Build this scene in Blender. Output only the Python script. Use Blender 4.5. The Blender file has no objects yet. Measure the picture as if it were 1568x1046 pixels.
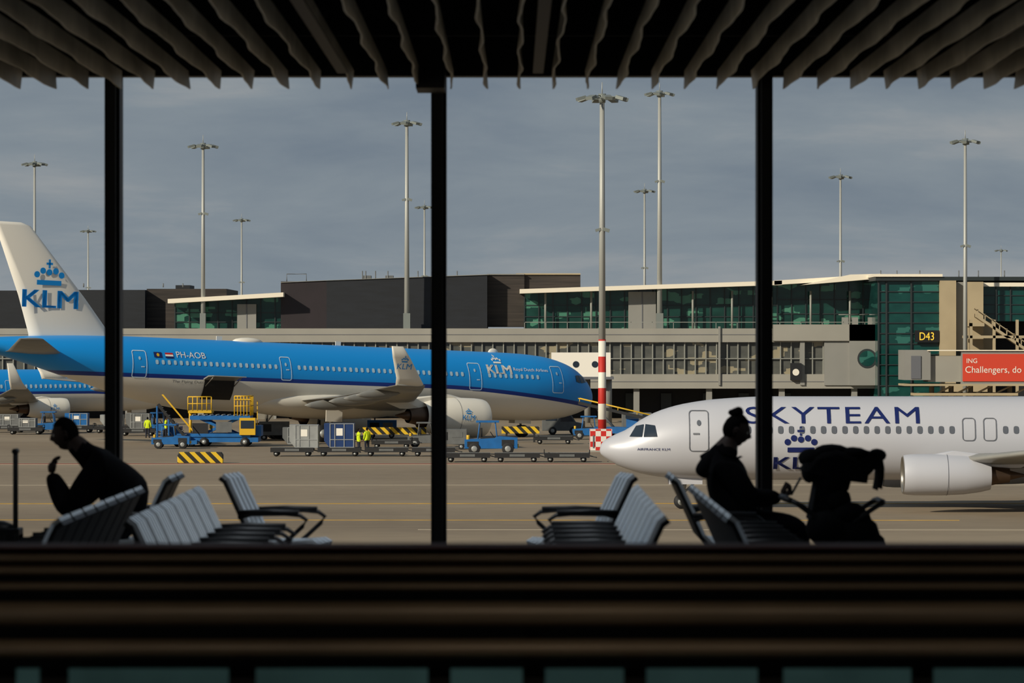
import bpy, bmesh, math, random
import numpy as np
from mathutils import Vector, Matrix, Euler
random.seed(7)
S = bpy.context.scene
F = 5880.0
CH = 8.0      # eye height above the apron (m)
FL = 6.1      # lounge floor level
def ex(u, Y): return (u-784.0)*Y/F
def ez(v, Y): return CH-(v-523.0)*Y/F

# ------------------------------------------------------------ materials
def rgb(r, g, b):
    def c(x):
        x /= 255.0
        return x/12.92 if x <= .04045 else ((x+.055)/1.055)**2.4
    return (c(r), c(g), c(b), 1)
def newmat(name):
    m = bpy.data.materials.new(name); m.use_nodes = True
    return m, m.node_tree, m.node_tree.nodes['Principled BSDF']
def mat(name, c, rough=.5, metal=0, noise=0, scale=4.0, spec=.5, stretch=(1, 1, 1), emit=0):
    m, nt, p = newmat(name)
    p.inputs['Base Color'].default_value = c
    p.inputs['Roughness'].default_value = rough
    p.inputs['Metallic'].default_value = metal
    p.inputs['Specular IOR Level'].default_value = spec
    if emit:
        p.inputs['Emission Color'].default_value = c
        p.inputs['Emission Strength'].default_value = emit
    if noise:
        tc = nt.nodes.new('ShaderNodeTexCoord'); mp = nt.nodes.new('ShaderNodeMapping')
        mp.inputs['Scale'].default_value = stretch
        n = nt.nodes.new('ShaderNodeTexNoise'); n.inputs['Scale'].default_value = scale
        n.inputs['Detail'].default_value = 6
        mr = nt.nodes.new('ShaderNodeMapRange')
        mr.inputs['From Min'].default_value = .3; mr.inputs['From Max'].default_value = .7
        mr.inputs['To Min'].default_value = 1-noise; mr.inputs['To Max'].default_value = 1+noise
        mx = nt.nodes.new('ShaderNodeVectorMath'); mx.operation = 'SCALE'
        mx.inputs[0].default_value = c[:3]
        nt.links.new(tc.outputs['Object'], mp.inputs[0]); nt.links.new(mp.outputs[0], n.inputs['Vector'])
        nt.links.new(n.outputs['Fac'], mr.inputs['Value']); nt.links.new(mr.outputs[0], mx.inputs['Scale'])
        nt.links.new(mx.outputs[0], p.inputs['Base Color'])
    return m
def mth(nt, op, a, b=None, clamp=False):
    n = nt.nodes.new('ShaderNodeMath'); n.operation = op; n.use_clamp = clamp
    for i, q in enumerate((a, b)):
        if q is None: continue
        if isinstance(q, (int, float)): n.inputs[i].default_value = q
        else: nt.links.new(q, n.inputs[i])
    return n.outputs[0]
def mixc(nt, fac, a, b):
    n = nt.nodes.new('ShaderNodeMix'); n.data_type = 'RGBA'
    nt.links.new(fac, n.inputs[0])
    for idx, q in ((6, a), (7, b)):
        if isinstance(q, tuple): n.inputs[idx].default_value = q
        else: nt.links.new(q, n.inputs[idx])
    return n.outputs[2]
def coords(nt):
    tc = nt.nodes.new('ShaderNodeTexCoord'); sp = nt.nodes.new('ShaderNodeSeparateXYZ')
    nt.links.new(tc.outputs['Object'], sp.inputs[0]); return sp.outputs
KBLUE = rgb(8, 144, 224)
def livery(name, x0, drop, zl, bw):
    m, nt, p = newmat(name)
    o = coords(nt)
    t = mth(nt, 'DIVIDE', mth(nt, 'SUBTRACT', x0, o[0]), x0, True)
    line = mth(nt, 'SUBTRACT', zl, mth(nt, 'MULTIPLY', mth(nt, 'POWER', t, 1.5), drop))
    d = mth(nt, 'SUBTRACT', o[2], line)
    nav = mth(nt, 'GREATER_THAN', d, -bw); blu = mth(nt, 'GREATER_THAN', d, 0.0)
    c = mixc(nt, nav, rgb(232, 226, 212), rgb(8, 48, 132))
    c = mixc(nt, blu, c, KBLUE)
    nt.links.new(c, p.inputs['Base Color']); p.inputs['Roughness'].default_value = .38
    return m
def stripes(name, c1, c2, period, diag=1.0, axis=0):
    m, nt, p = newmat(name); o = coords(nt)
    s = mth(nt, 'ADD', o[axis], mth(nt, 'MULTIPLY', o[2], diag)) if axis != 2 else o[2]
    fr = mth(nt, 'FRACT', mth(nt, 'DIVIDE', s, period))
    nt.links.new(mixc(nt, mth(nt, 'GREATER_THAN', fr, .5), c1, c2), p.inputs['Base Color'])
    p.inputs['Roughness'].default_value = .6
    return m
M = {}
M['white'] = mat('paint_white', rgb(232, 226, 212), .4)
M['cream'] = mat('paint_cream', rgb(238, 233, 222), .5)
M['blue'] = mat('paint_blue', rgb(0, 140, 220), .35)
M['navy'] = mat('paint_navy', rgb(14, 30, 90), .4)
M['silver'] = mat('paint_silver', rgb(190, 191, 198), .42, .1)
M['wing'] = mat('wing_grey', rgb(140, 139, 134), .4, .1, .08, .6)
M['metal'] = mat('bare_metal', rgb(150, 146, 138), .35, .8)
M['hot'] = mat('exhaust_metal', rgb(96, 78, 64), .45, .8)
M['dark'] = mat('dark_rubber', rgb(28, 28, 30), .7)
M['black'] = mat('black', rgb(10, 10, 11), .6)
M['glassd'] = mat('cockpit_glass', rgb(40, 50, 62), .15)
M['winlt'] = mat('cabin_window_light', rgb(176, 204, 220), .3)
M['windk'] = mat('cabin_window_dark', rgb(92, 96, 104), .3)
M['line'] = mat('panel_line', rgb(100, 102, 108), .5)
M['linew'] = mat('door_outline_white', rgb(196, 220, 236), .5)
M['liv330'] = livery('livery_wide', 16.0, 1.25, -.08, .32)
M['liv737'] = livery('livery_narrow', 10.0, .8, -.05, .25)
M['yel'] = mat('safety_yellow', rgb(216, 170, 30), .5)
M['gsebl'] = mat('equipment_blue', rgb(20, 96, 160), .5, 0, .15, 2)
M['grey'] = mat('equipment_grey', rgb(100, 102, 102), .5, 0, .12, 2)
M['alu'] = mat('container_aluminium', rgb(172, 174, 172), .4, .5, .12, 2)
M['hiviz'] = mat('hi_vis_fabric', rgb(205, 225, 20), .8)
M['trouser'] = mat('dark_trousers', rgb(26, 30, 46), .85)
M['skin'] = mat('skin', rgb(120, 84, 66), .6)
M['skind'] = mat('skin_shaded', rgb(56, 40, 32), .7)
M['hair'] = mat('dark_hair', rgb(12, 10, 9), .9, spec=.1)
M['red'] = mat('red_panel', rgb(206, 66, 44), .5)
M['redp'] = mat('red_paint', rgb(190, 30, 24), .5)
M['glowy'] = mat('gate_sign_yellow', rgb(235, 190, 60), .5, emit=.5)
M['ybst'] = stripes('yellow_black_stripes', rgb(220, 180, 30), rgb(30, 28, 22), .7, 1.0)
M['rwband'] = stripes('red_white_bands', rgb(225, 222, 210), rgb(190, 40, 28), 2.3, 0, 2)

# ------------------------------------------------------------ mesh builder
class B:
    def __init__(s): s.v = []; s.f = []; s.m = []; s.sm = []; s.mats = []
    def mi(s, m):
        if m not in s.mats: s.mats.append(m)
        return s.mats.index(m)
    def add(s, vs, fs, m, smooth=False):
        o = len(s.v); s.v += [tuple(v) for v in vs]
        fn = m if not isinstance(m, bpy.types.Material) else None
        k = None if fn else s.mi(m)
        for f in fs:
            s.f.append([i+o for i in f]); s.sm.append(smooth)
            if fn:
                c = sum((Vector(vs[i]) for i in f), Vector())/len(f); s.m.append(s.mi(fn(c)))
            else: s.m.append(k)
    def box(s, x0, x1, y0, y1, z0, z1, m):
        vs = [(x, y, z) for z in (z0, z1) for y in (y0, y1) for x in (x0, x1)]
        s.add(vs, [(0, 2, 3, 1), (4, 5, 7, 6), (0, 1, 5, 4), (2, 6, 7, 3), (0, 4, 6, 2), (1, 3, 7, 5)], m)
    def rbox(s, c, size, m, rot=(0, 0, 0)):
        R = Euler(rot).to_matrix(); h = [q/2 for q in size]; c = Vector(c)
        vs = [c+R@Vector((x*h[0], y*h[1], z*h[2])) for z in (-1, 1) for y in (-1, 1) for x in (-1, 1)]
        s.add(vs, [(0, 2, 3, 1), (4, 5, 7, 6), (0, 1, 5, 4), (2, 6, 7, 3), (0, 4, 6, 2), (1, 3, 7, 5)], m)
    def prism(s, poly, y0, y1, m):      # poly in (x,z)
        n = len(poly)
        vs = [(x, y0, z) for x, z in poly]+[(x, y1, z) for x, z in poly]
        fs = [list(range(n)), list(range(2*n-1, n-1, -1))]+[(i, i+n, (i+1) % n+n, (i+1) % n) for i in range(n)]
        s.add(vs, fs, m)
    def loft(s, rings, m, caps=True, smooth=True, closed=True):
        n = len(rings[0]); vs = [v for r in rings for v in r]; fs = []
        for i in range(len(rings)-1):
            for j in range(n if closed else n-1):
                a = i*n+j; b = i*n+(j+1) % n
                fs.append((a, b, b+n, a+n))
        if caps: fs.append(list(range(n))[::-1]); fs.append([(len(rings)-1)*n+j for j in range(n)])
        s.add(vs, fs, m, smooth)
    def cyl(s, p0, p1, r0, r1, m, n=12):
        s.tube([p0, p1], [r0, r1], m, n)
    def tube(s, pts, r, m, n=8, caps=True):
        pts = [Vector(p) for p in pts]; rr = r if isinstance(r, (list, tuple)) else [r]*len(pts)
        rings = []; ref = None
        for i, p in enumerate(pts):
            d = (pts[min(i+1, len(pts)-1)]-pts[max(i-1, 0)]).normalized()
            if ref is None:
                ref = Vector((0, 0, 1)) if abs(d.z) < .9 else Vector((1, 0, 0))
            u = d.cross(ref).normalized(); w = d.cross(u).normalized()
            if abs(d.dot(ref)) > .98: ref = u
            rings.append([p+(u*math.cos(2*math.pi*k/n)+w*math.sin(2*math.pi*k/n))*rr[i] for k in range(n)])
        s.loft(rings, m, caps)
    def ball(s, c, r, m, n=14, rot=None):
        c = Vector(c); r = r if isinstance(r, (list, tuple)) else (r, r, r)
        R = Euler(rot).to_matrix() if rot else Matrix.Identity(3)
        rings = []
        for i in range(n//2+1):
            t = -math.pi/2+math.pi*i/(n//2); t = max(min(t, 1.55), -1.55)
            rings.append([c+R@Vector((r[0]*math.cos(t)*math.cos(2*math.pi*k/n), r[1]*math.cos(t)*math.sin(2*math.pi*k/n), r[2]*math.sin(t))) for k in range(n)])
        s.loft(rings, m)
    def obj(s, name, parent=None, bevel=0):
        me = bpy.data.meshes.new(name); me.from_pydata(s.v, [], s.f)
        for m in s.mats: me.materials.append(m)
        for i, p in enumerate(me.polygons): p.material_index = s.m[i]; p.use_smooth = s.sm[i]
        bm = bmesh.new(); bm.from_mesh(me); bmesh.ops.recalc_face_normals(bm, faces=bm.faces); bm.to_mesh(me); bm.free()
        o = bpy.data.objects.new(name, me); S.collection.objects.link(o)
        if parent: o.parent = parent
        if bevel:
            b = o.modifiers.new('Bevel', 'BEVEL'); b.width = bevel; b.segments = 2; b.limit_method = 'ANGLE'
        return o
def empty(name, loc=(0, 0, 0), rot=(0, 0, 0)):
    e = bpy.data.objects.new(name, None); e.location = loc; e.rotation_euler = rot
    S.collection.objects.link(e); return e

_tc = {}
def text_geo(body, cuts=6, space=1.0):
    k = (body, cuts, space)
    if k in _tc: return _tc[k]
    cu = bpy.data.curves.new('t', 'FONT'); cu.body = body; cu.space_character = space; cu.resolution_u = 4
    ob = bpy.data.objects.new('t', cu); S.collection.objects.link(ob)
    dg = bpy.context.evaluated_depsgraph_get(); me = bpy.data.meshes.new_from_object(ob.evaluated_get(dg))
    bm = bmesh.new(); bm.from_mesh(me)
    xs = [v.co.x for v in bm.verts]; ys = [v.co.y for v in bm.verts]
    x0, x1, y0, y1 = min(xs), max(xs), min(ys), max(ys)
    for v in bm.verts: v.co = Vector(((v.co.x-x0)/(x1-x0), (v.co.y-y0)/(y1-y0), 0))
    for i in range(1, cuts):
        bmesh.ops.bisect_plane(bm, geom=bm.verts[:]+bm.edges[:]+bm.faces[:], plane_co=(0, i/cuts, 0), plane_no=(0, 1, 0))
    bm.verts.index_update()
    r = ([(v.co.x, v.co.y) for v in bm.verts], [[v.index for v in f.verts] for f in bm.faces])
    bm.free(); bpy.data.objects.remove(ob); bpy.data.meshes.remove(me)
    _tc[k] = r; return r
def put_text(b, body, fn, u0, u1, v0, v1, m, cuts=6, space=1.0, bold=0):
    vs, fs = text_geo(body, cuts, space)
    for dx in ((0,) if not bold else (-bold, 0, bold)):
        b.add([fn(u0+(u1-u0)*x+dx, v0+(v1-v0)*y) for x, y in vs], fs, m)
def disc(b, fn, u, v, r, m, n=12, ry=None):
    ry = ry or r
    vs = [fn(u, v)]+[fn(u+r*math.cos(2*math.pi*k/n), v+ry*math.sin(2*math.pi*k/n)) for k in range(n)]
    b.add(vs, [(0, 1+k, 1+(k+1) % n) for k in range(n)], m)
def crown(b, fn, u, v, w, m):
    q = w/10
    n = 8
    for i in range(n):   # base bar
        a = u-w*.42+w*.84*i/n; a2 = u-w*.42+w*.84*(i+1)/n
        b.add([fn(a, v), fn(a2, v), fn(a2, v+q*1.5), fn(a, v+q*1.5)], [(0, 1, 2, 3)], m)
    for dx, dz in ((-4.2, 3.2), (-2.2, 4.4), (0, 4.0), (2.2, 4.4), (4.2, 3.2)):
        disc(b, fn, u+dx*q, v+dz*q, q*1.0, m)
    b.add([fn(u-q*.35, v+5.2*q), fn(u+q*.35, v+5.2*q), fn(u+q*.35, v+8*q), fn(u-q*.35, v+8*q)], [(0, 1, 2, 3)], m)
    b.add([fn(u-q*1.1, v+6.3*q), fn(u+q*1.1, v+6.3*q), fn(u+q*1.1, v+7*q), fn(u-q*1.1, v+7*q)], [(0, 1, 2, 3)], m)

# ------------------------------------------------------------ airliners
def hermite(xs, ys):
    xs = np.array(xs, float); ys = np.array(ys, float)
    d = np.diff(ys)/np.diff(xs); m = np.zeros(len(xs))
    m[0] = d[0]; m[-1] = d[-1]
    for i in range(1, len(xs)-1):
        m[i] = 0 if d[i-1]*d[i] <= 0 else 2*d[i-1]*d[i]/(d[i-1]+d[i])
    def f(x):
        i = int(np.clip(np.searchsorted(xs, x)-1, 0, len(xs)-2)); h = xs[i+1]-xs[i]; t = (x-xs[i])/h
        t = min(max(t, 0), 1)
        return float((2*t**3-3*t*t+1)*ys[i]+(t**3-2*t*t+t)*h*m[i]+(-2*t**3+3*t*t)*ys[i+1]+(t**3-t*t)*h*m[i+1])
    return f
PROF = [(0, 0), (.02, .4), (.1, .8), (.3, 1), (.6, .85), (.85, .35), (1, .04)]
def airfoil(ale, ch, y, z, th, low=.8):
    up = [(ale+x*ch, y, z+t*th/2) for x, t in PROF]
    dn = [(ale+x*ch, y, z-t*th/2*low) for x, t in PROF[::-1][:-1]]
    return up+dn
def vfoil(ale, ch, y, z, th):
    up = [(ale+x*ch, y+t*th/2, z) for x, t in PROF]
    dn = [(ale+x*ch, y-t*th/2, z) for x, t in PROF[::-1][:-1]]
    return up+dn

def airliner(cfg, loc, rot):
    root = empty('airliner', loc, rot)
    sec = cfg['sec']; A = [q[0] for q in sec]
    ft, fb, fw = (hermite(A, [q[i] for q in sec]) for i in (1, 2, 3))
    L = A[-1]
    def surf(a, z, side, off=.02):
        t, b_, w = ft(a), fb(a), fw(a); mid = (t+b_)/2; h = max((t-b_)/2, .01)
        s_ = max(-1, min(1, (z-mid)/h)); ph = math.asin(s_)
        return (a, side*(w+off)*math.cos(ph), mid+(h+off)*math.sin(ph))
    st = sorted(set([0.005, .04, .1, .2, .35]+list(np.arange(.5, 10, .35))+list(np.arange(10, L, 1.0))+[L]))
    N = 48; rings = []
    for a in st:
        t, b_, w = ft(a), fb(a), fw(a)
        rings.append([(a, w*math.cos(2*math.pi*k/N), (t+b_)/2+(t-b_)/2*math.sin(2*math.pi*k/N)) for k in range(N)])
    b = B(); b.loft(rings, cfg['body'])
    b.obj('fuselage', root)
    b = B(); a0, a1 = cfg['fair']; R = cfg['r']; rr = []
    for i in range(17):
        t = i/16; q = math.sin(math.pi*t)**.45 if 0 < t < 1 else .02
        rr.append([(a0+(a1-a0)*t, q*R*.98*math.cos(p), -R*.62+q*R*.52*math.sin(p)) for p in [2*math.pi*k/24 for k in range(24)]])
    b.loft(rr, cfg['belly']); b.obj('belly_fairing', root)
    b = B(); zc = cfg['wz']; ww, wh = cfg['ws']
    for side in (-1, 1):
        fn = lambda u, v: surf(u, v, side, .025)
        a = cfg['w0']
        while a < cfg['w1']:
            if not any(d0-.35 < a < d1+.35 for d0, d1 in cfg['skip']):
                vs = [fn(a, zc)]+[fn(a+ww/2*math.copysign(abs(math.cos(t))**.6, math.cos(t)), zc+wh/2*math.copysign(abs(math.sin(t))**.6, math.sin(t))) for t in [2*math.pi*k/12 for k in range(12)]]
                b.add(vs, [(0, 1+k, 1+(k+1) % 12) for k in range(12)], cfg['winmat'])
            a += cfg['wstep']
        for poly in cfg['cock']:
            n = 5; g = []
            for i in range(n+1):
                for j in range(n+1):
                    u, v = i/n, j/n
                    p0, p1, p2, p3 = poly
                    x = (1-u)*(1-v)*p0[0]+u*(1-v)*p1[0]+u*v*p2[0]+(1-u)*v*p3[0]
                    z = (1-u)*(1-v)*p0[1]+u*(1-v)*p1[1]+u*v*p2[1]+(1-u)*v*p3[1]
                    g.append(surf(x, z, side, .03))
            b.add(g, [(i*(n+1)+j, i*(n+1)+j+1, (i+1)*(n+1)+j+1, (i+1)*(n+1)+j) for i in range(n) for j in range(n)], M['glassd'], True)
        for (a0, a1, z0, z1) in cfg['doors']:
            lw = cfg['lw']; r = .12; pts = []
            for cx, cz, s0 in ((a1-r, z1-r, 0), (a0+r, z1-r, 90), (a0+r, z0+r, 180), (a1-r, z0+r, 270)):
                for k in range(4):
                    t = math.radians(s0+30*k); pts.append((cx+r*math.cos(t), cz+r*math.sin(t), math.cos(t), math.sin(t)))
            full = []
            for i in range(len(pts)):
                p, q = pts[i], pts[(i+1) % len(pts)]; full.append(p)
                if abs(p[0]-q[0])+abs(p[1]-q[1]) > .3:
                    for k in range(1, 6):
                        full.append(tuple(p[j]+(q[j]-p[j])*k/6 for j in range(4)))
            vs = []
            for x, z, nx, nz in full: vs += [fn(x, z), fn(x+nx*lw, z+nz*lw)]
            m_ = len(full)
            b.add(vs, [(2*i, 2*i+1, (2*i+3) % (2*m_), (2*i+2) % (2*m_)) for i in range(m_)], cfg['linemat'])
            if a1-a0 > .8:
                disc(b, fn, (a0+a1)/2, z1-.55, .1, cfg['winmat'], 10, .14)
                b.add([fn(a0+.15, z0+.75), fn(a0+.45, z0+.75), fn(a0+.45, z0+.83), fn(a0+.15, z0+.83)], [(0, 1, 2, 3)], cfg['linemat'])
    b.obj('windows_and_doors', root)
    for side, nm in ((-1, 'left'), (1, 'right')):
        b = B()
        b.loft([airfoil(le, ch, side*y, z, th) for (y, le, ch, z, th) in cfg['wing']], M['wing'])
        b.loft([vfoil(le, ch, side*y, z, th) for (y, le, ch, z, th) in cfg['wlet']], cfg['wletmat'])
        for (y, a0, a1, z, r) in cfg['ftf']:
            rr = []
            for i in range(11):
                t = i/10; q = max(.03, math.sin(math.pi*min(1, t*1.0))**.6)
                rr.append([(a0+(a1-a0)*t, side*y+q*r*.6*math.cos(p), z-.25*t+q*r*math.sin(p)) for p in [2*math.pi*k/12 for k in range(12)]])
            b.loft(rr, M['wing'])
        b.obj('wing_'+nm, root)
        ea, ey, er, el, ezz = cfg['eng']; y = side*ey
        b = B()
        def ring(a, r, n=32): return [(a, y+r*math.cos(2*math.pi*k/n), ezz+r*math.sin(2*math.pi*k/n)*(1 if math.sin(2*math.pi*k/n) > 0 else cfg['flat'])) for k in range(n)]
        b.loft([ring(ea+el*q, er*r) for q, r in ((.10, .80), (.03, .80), (.005, .84), (0, .88), (.01, .93))], M['metal'], False)
        b.loft([ring(ea+el*q, er*r) for q, r in ((.01, .93), (.05, .97), (.15, 1), (.45, 1.0), (.7, .95), (.88, .84), (1, .72))], cfg['nac'], False)
        b.loft([ring(ea+el*q, er*r) for q, r in ((1, .72), (.97, .66), (.8, .6))], M['hot'], False)
        b.loft([ring(ea+el*q, er*r) for q, r in ((.75, .55), (.98, .52), (1.12, .42), (1.22, .36))], M['hot'], False)
        b.loft([ring(ea+el*q, er*r) for q, r in ((1.1, .3), (1.22, .24), (1.42, .03))], M['hot'])
        b.loft([ring(ea+el*q, er*r) for q, r in ((.12, .82), (.121, .3), (.08, .14), (.05, .01))], M['dark'])
        b.loft([ring(ea+el*q, er*r) for q, r in ((.50, 1.006), (.505, 1.006))], M['line'], False)
        b.loft([ring(ea+el*q, er*r) for q, r in ((.10, .985), (.104, .985))], M['line'], False)
        for k in range(24):
            t = 2*math.pi*k/24; c, s_ = math.cos(t), math.sin(t); c2, s2 = math.cos(t+.16), math.sin(t+.16)
            b.add([(ea+el*.10, y+er*.25*c, ezz+er*.25*s_), (ea+el*.12, y+er*.25*c2, ezz+er*.25*s2), (ea+el*.12, y+er*.79*c2, ezz+er*.79*s2), (ea+el*.09, y+er*.79*c, ezz+er*.79*s_)], [(0, 1, 2, 3)], M['grey'])
        pz, pa = cfg['pyl']
        b.loft([[(ea+el*.25, y-.02, ezz+er*.9), (ea+el*.3, y-.22, ezz+er*.8), (ea+el*1.0, y-.25, ezz+er*.35), (ea+el*1.35, y, ezz+er*.35), (ea+el*1.0, y+.25, ezz+er*.35), (ea+el*.3, y+.22, ezz+er*.8)],
                [(ea+el*.55, y-.02, ezz+er*1.15), (ea+el*.6, y-.2, ezz+er*1.15), (pa, y-.25, pz), (pa+2, y, pz), (pa, y+.25, pz), (ea+el*.6, y+.2, ezz+er*1.15)]], cfg['nac'], True, False)
        if cfg.get('englogo'):
            fn = lambda u, v: (u, y+side*math.sqrt(max(0, (er*1.02)**2-v*v)), ezz+v)
            u0, u1 = (ea+el*.3, ea+el*.5)
            if side > 0: u0, u1 = u1, u0
            put_text(b, 'KLM', fn, u0, u1, -.12*er, .14*er, M['blue'], 3); crown(b, fn, (u0+u1)/2, .2*er, .35*er, M['blue'])
        b.obj('engine_'+nm, root)
        b = B(); b.loft([airfoil(le, ch, side*yy, z, th) for (yy, le, ch, z, th) in cfg['stab']], M['wing']); b.obj('tailplane_'+nm, root)
        b = B(); ga, gy, wr, bog = cfg['gear']; gz = cfg['gz'](ga)
        b.cyl((ga, side*gy, -cfg['r']*.5), (ga, side*gy, gz+wr), .16, .12, M['metal'])
        b.cyl((ga-1.0, side*(gy-1), -cfg['r']*.6), (ga, side*gy, gz+wr*2), .08, .07, M['metal'])
        for dx in bog:
            for dy in (-.42, .42):
                zz = cfg['gz'](ga+dx)+wr
                b.cyl((ga+dx, side*gy+dy-.2, zz), (ga+dx, side*gy+dy+.2, zz), wr, wr, M['dark'], 20)
                b.cyl((ga+dx, side*gy+dy-.22, zz), (ga+dx, side*gy+dy+.22, zz), wr*.5, wr*.5, M['alu'], 14)
        if len(bog) > 1: b.cyl((ga+bog[0], side*gy, gz+wr), (ga+bog[1], side*gy, gz+wr), .1, .1, M['metal'])
        b.rbox((ga-.1, side*(gy+.35), gz+wr*2+.9), (1.5, .06, 1.3), cfg['belly'])
        b.obj('main_landing_gear_'+nm, root)
    b = B(); ga = cfg['nga']; wr = cfg['nwr']; gz = cfg['gz'](ga)
    b.cyl((ga+.3, 0, -cfg['r']*.8), (ga, 0, gz+wr), .11, .09, M['metal']); b.cyl((ga+1.2, 0, -cfg['r']*.85), (ga+.1, 0, gz+wr*2.2), .05, .05, M['metal'])
    for dy in (-.26, .26):
        b.cyl((ga, dy-.11, gz+wr), (ga, dy+.11, gz+wr), wr, wr, M['dark'], 20); b.cyl((ga, dy-.13, gz+wr), (ga, dy+.13, gz+wr), wr*.5, wr*.5, M['alu'], 14)
    for dy in (-.45, .45): b.rbox((ga+.2, dy, -cfg['r']*.98), (1.6, .04, .55), cfg['belly'])
    b.obj('nose_landing_gear', root)
    b = B(); b.loft([vfoil(le, ch, 0, z, th) for (z, le, ch, th) in cfg['fin']], cfg['finmat'])
    b.obj('tail_fin', root)
    return root, surf

SEC330 = [(0, -.8, -.8, .0), (.04, -.52, -1.05, .26), (.15, -.22, -1.25, .5), (.5, .38, -1.58, .95), (1.2, 1.12, -1.92, 1.45), (2.0, 1.68, -2.2, 1.85),
          (3.0, 2.12, -2.45, 2.2), (4.2, 2.45, -2.65, 2.48), (5.6, 2.67, -2.76, 2.68), (7.5, 2.79, -2.82, 2.79), (9.5, 2.82, -2.82, 2.82),
          (38, 2.82, -2.82, 2.82), (43, 2.82, -2.2, 2.75), (48, 2.74, -.95, 2.3), (53, 2.5, .4, 1.5), (57, 2.2, 1.35, .6), (58.8, 1.95, 1.65, .15)]
P330 = math.radians(2.2); TH = math.radians(33)
A330 = dict(sec=SEC330, body=M['liv330'], belly=M['white'], fair=(17, 36), r=2.82, wz=.85, ws=(.27, .36), w0=7.2, w1=43.2, wstep=.533,
    skip=[(12.8, 14.0), (30.8, 31.8), (4.9, 5.9)], winmat=M['winlt'], linemat=M['linew'], lw=.07,
    cock=[((1.25, .62), (1.72, .55), (1.85, 1.08), (1.5, 1.06)), ((1.8, .53), (2.3, .5), (2.4, 1.15), (1.93, 1.1)), ((2.38, .5), (2.9, .6), (2.85, 1.1), (2.48, 1.15))],
    doors=[(4.55, 5.65, -.35, 1.75), (12.85, 13.95, -.35, 1.75), (30.9, 31.75, -.15, 1.6), (43.85, 44.95, -.35, 1.65)],
    wing=[(1.5, 18.6, 11.2, -1.85, 1.5), (2.6, 19.2, 10.5, -1.75, 1.4), (9.4, 23.2, 7.2, -1.4, .85), (20, 29.2, 4.6, -.9, .5), (29.4, 34.7, 2.5, -.5, .26)],
    wlet=[(29.3, 34.7, 2.5, -.55, .2), (29.55, 35.2, 2.1, .0, .18), (30.1, 36.5, 1.5, 1.5, .12), (30.4, 37.3, 1.0, 2.3, .06)], wletmat=M['white'],
    ftf=[(6.2, 26, 31.5, -1.9, .45), (12.5, 28.2, 33, -1.55, .42), (17, 30, 34.3, -1.3, .38), (22, 32.3, 36.2, -1.05, .33)],
    eng=(16.8, 9.4, 1.58, 5.8, -2.72), flat=1.0, nac=M['white'], pyl=(-1.55, 24.5), englogo=True,
    stab=[(.5, 50, 5.0, 1.2, .5), (2.0, 51, 4.4, 1.3, .42), (9.7, 56.2, 2.0, 2.1, .18)],
    gear=(28.5, 5.2, .68, (-.95, .95)), gz=lambda a: -(3.9+a*math.tan(P330)), nga=6.9, nwr=.5,
    fin=[(2.0, 44.4, 8.3, .6), (2.75, 45.6, 7.2, .56), (5.6, 48.0, 5.75, .5), (11.0, 52.9, 3.05, .34), (11.25, 53.7, 2.2, .2)], finmat=M['cream'])
nose330 = (6.7, 326, 3.9)
ROT330 = (0, -P330, math.pi+TH)
root, surf = airliner(A330, nose330, ROT330)
b = B(); f1 = lambda u, v: surf(u, v, 1, .035)
put_text(b, 'KLM', f1, 12.1, 9.75, 1.0, 1.72, M['cream'], 4, bold=.04); crown(b, f1, 10.9, 1.85, .9, M['cream'])
put_text(b, 'Royal Dutch Airlines', f1, 9.5, 6.0, 1.22, 1.56, M['cream'], 3)
put_text(b, 'PH-AOB', f1, 41.1, 38.5, 1.25, 1.72, M['cream'], 3)
put_text(b, 'The Flying Dutchman', f1, 41.5, 37.8, -.75, -.5, M['line'], 2)
for k, mm in enumerate((M['redp'], M['cream'], M['navy'])):
    b.add([f1(42.1, 1.6-k*.14), f1(41.4, 1.6-k*.14), f1(41.4, 1.46-k*.14), f1(42.1, 1.46-k*.14)], [(0, 1, 2, 3)], mm)
b.add([f1(43.1, 1.62), f1(42.4, 1.62), f1(42.4, 1.2), f1(43.1, 1.2)], [(0, 1, 2, 3)], M['navy'])
disc(b, f1, 42.75, 1.41, .13, M['yel'])
ffin = lambda u, v: (u, .3, v)
put_text(b, 'KLM', ffin, 53.5, 48.8, 4.75, 6.1, M['blue'], 2, bold=.07); crown(b, ffin, 51.3, 6.5, 2.5, M['blue'])
fwl = lambda u, v: (u, 29.66+.36*v, v)
put_text(b, 'KLM', fwl, 37.5, 36.25, .65, 1.05, M['blue'], 2); crown(b, fwl, 36.95, 1.15, .6, M['blue'])
b.obj('livery_lettering', root)
b = B()
for (a0, a1, z0, z1) in ((36.0, 38.7, -1.9, -.35),):
    n = 6
    g = [surf(a0+(a1-a0)*i/n, z0+(z1-z0)*j/n, 1, .04) for i in range(n+1) for j in range(n+1)]
    b.add(g, [(i*(n+1)+j, i*(n+1)+j+1, (i+1)*(n+1)+j+1, (i+1)*(n+1)+j) for i in range(n) for j in range(n)], M['black'])
pr = [(2.78, -.3), (3.6, -.05), (4.5, -.05), (4.55, -.12), (3.6, -.15), (2.8, -.42)]
b.loft([[(35.9, y, z) for y, z in pr], [(38.8, y, z) for y, z in pr]], M['wing'], True, False)
b.cyl((36.1, 2.8, -.9), (36.1, 4.2, -.1), .04, .04, M['metal']); b.cyl((38.6, 2.8, -.9), (38.6, 4.2, -.1), .04, .04, M['metal'])
b.ball((33.4, 0, 2.78), (1.4, .6, .35), M['white']); b.ball((10, 0, 2.8), (.5, .15, .35), M['white'])
b.rbox((25, 0, 2.95), (.5, .06, .4), M['white']); b.rbox((36, 0, 2.95), (.5, .06, .4), M['white'])
b.obj('cargo_door', root)

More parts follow.
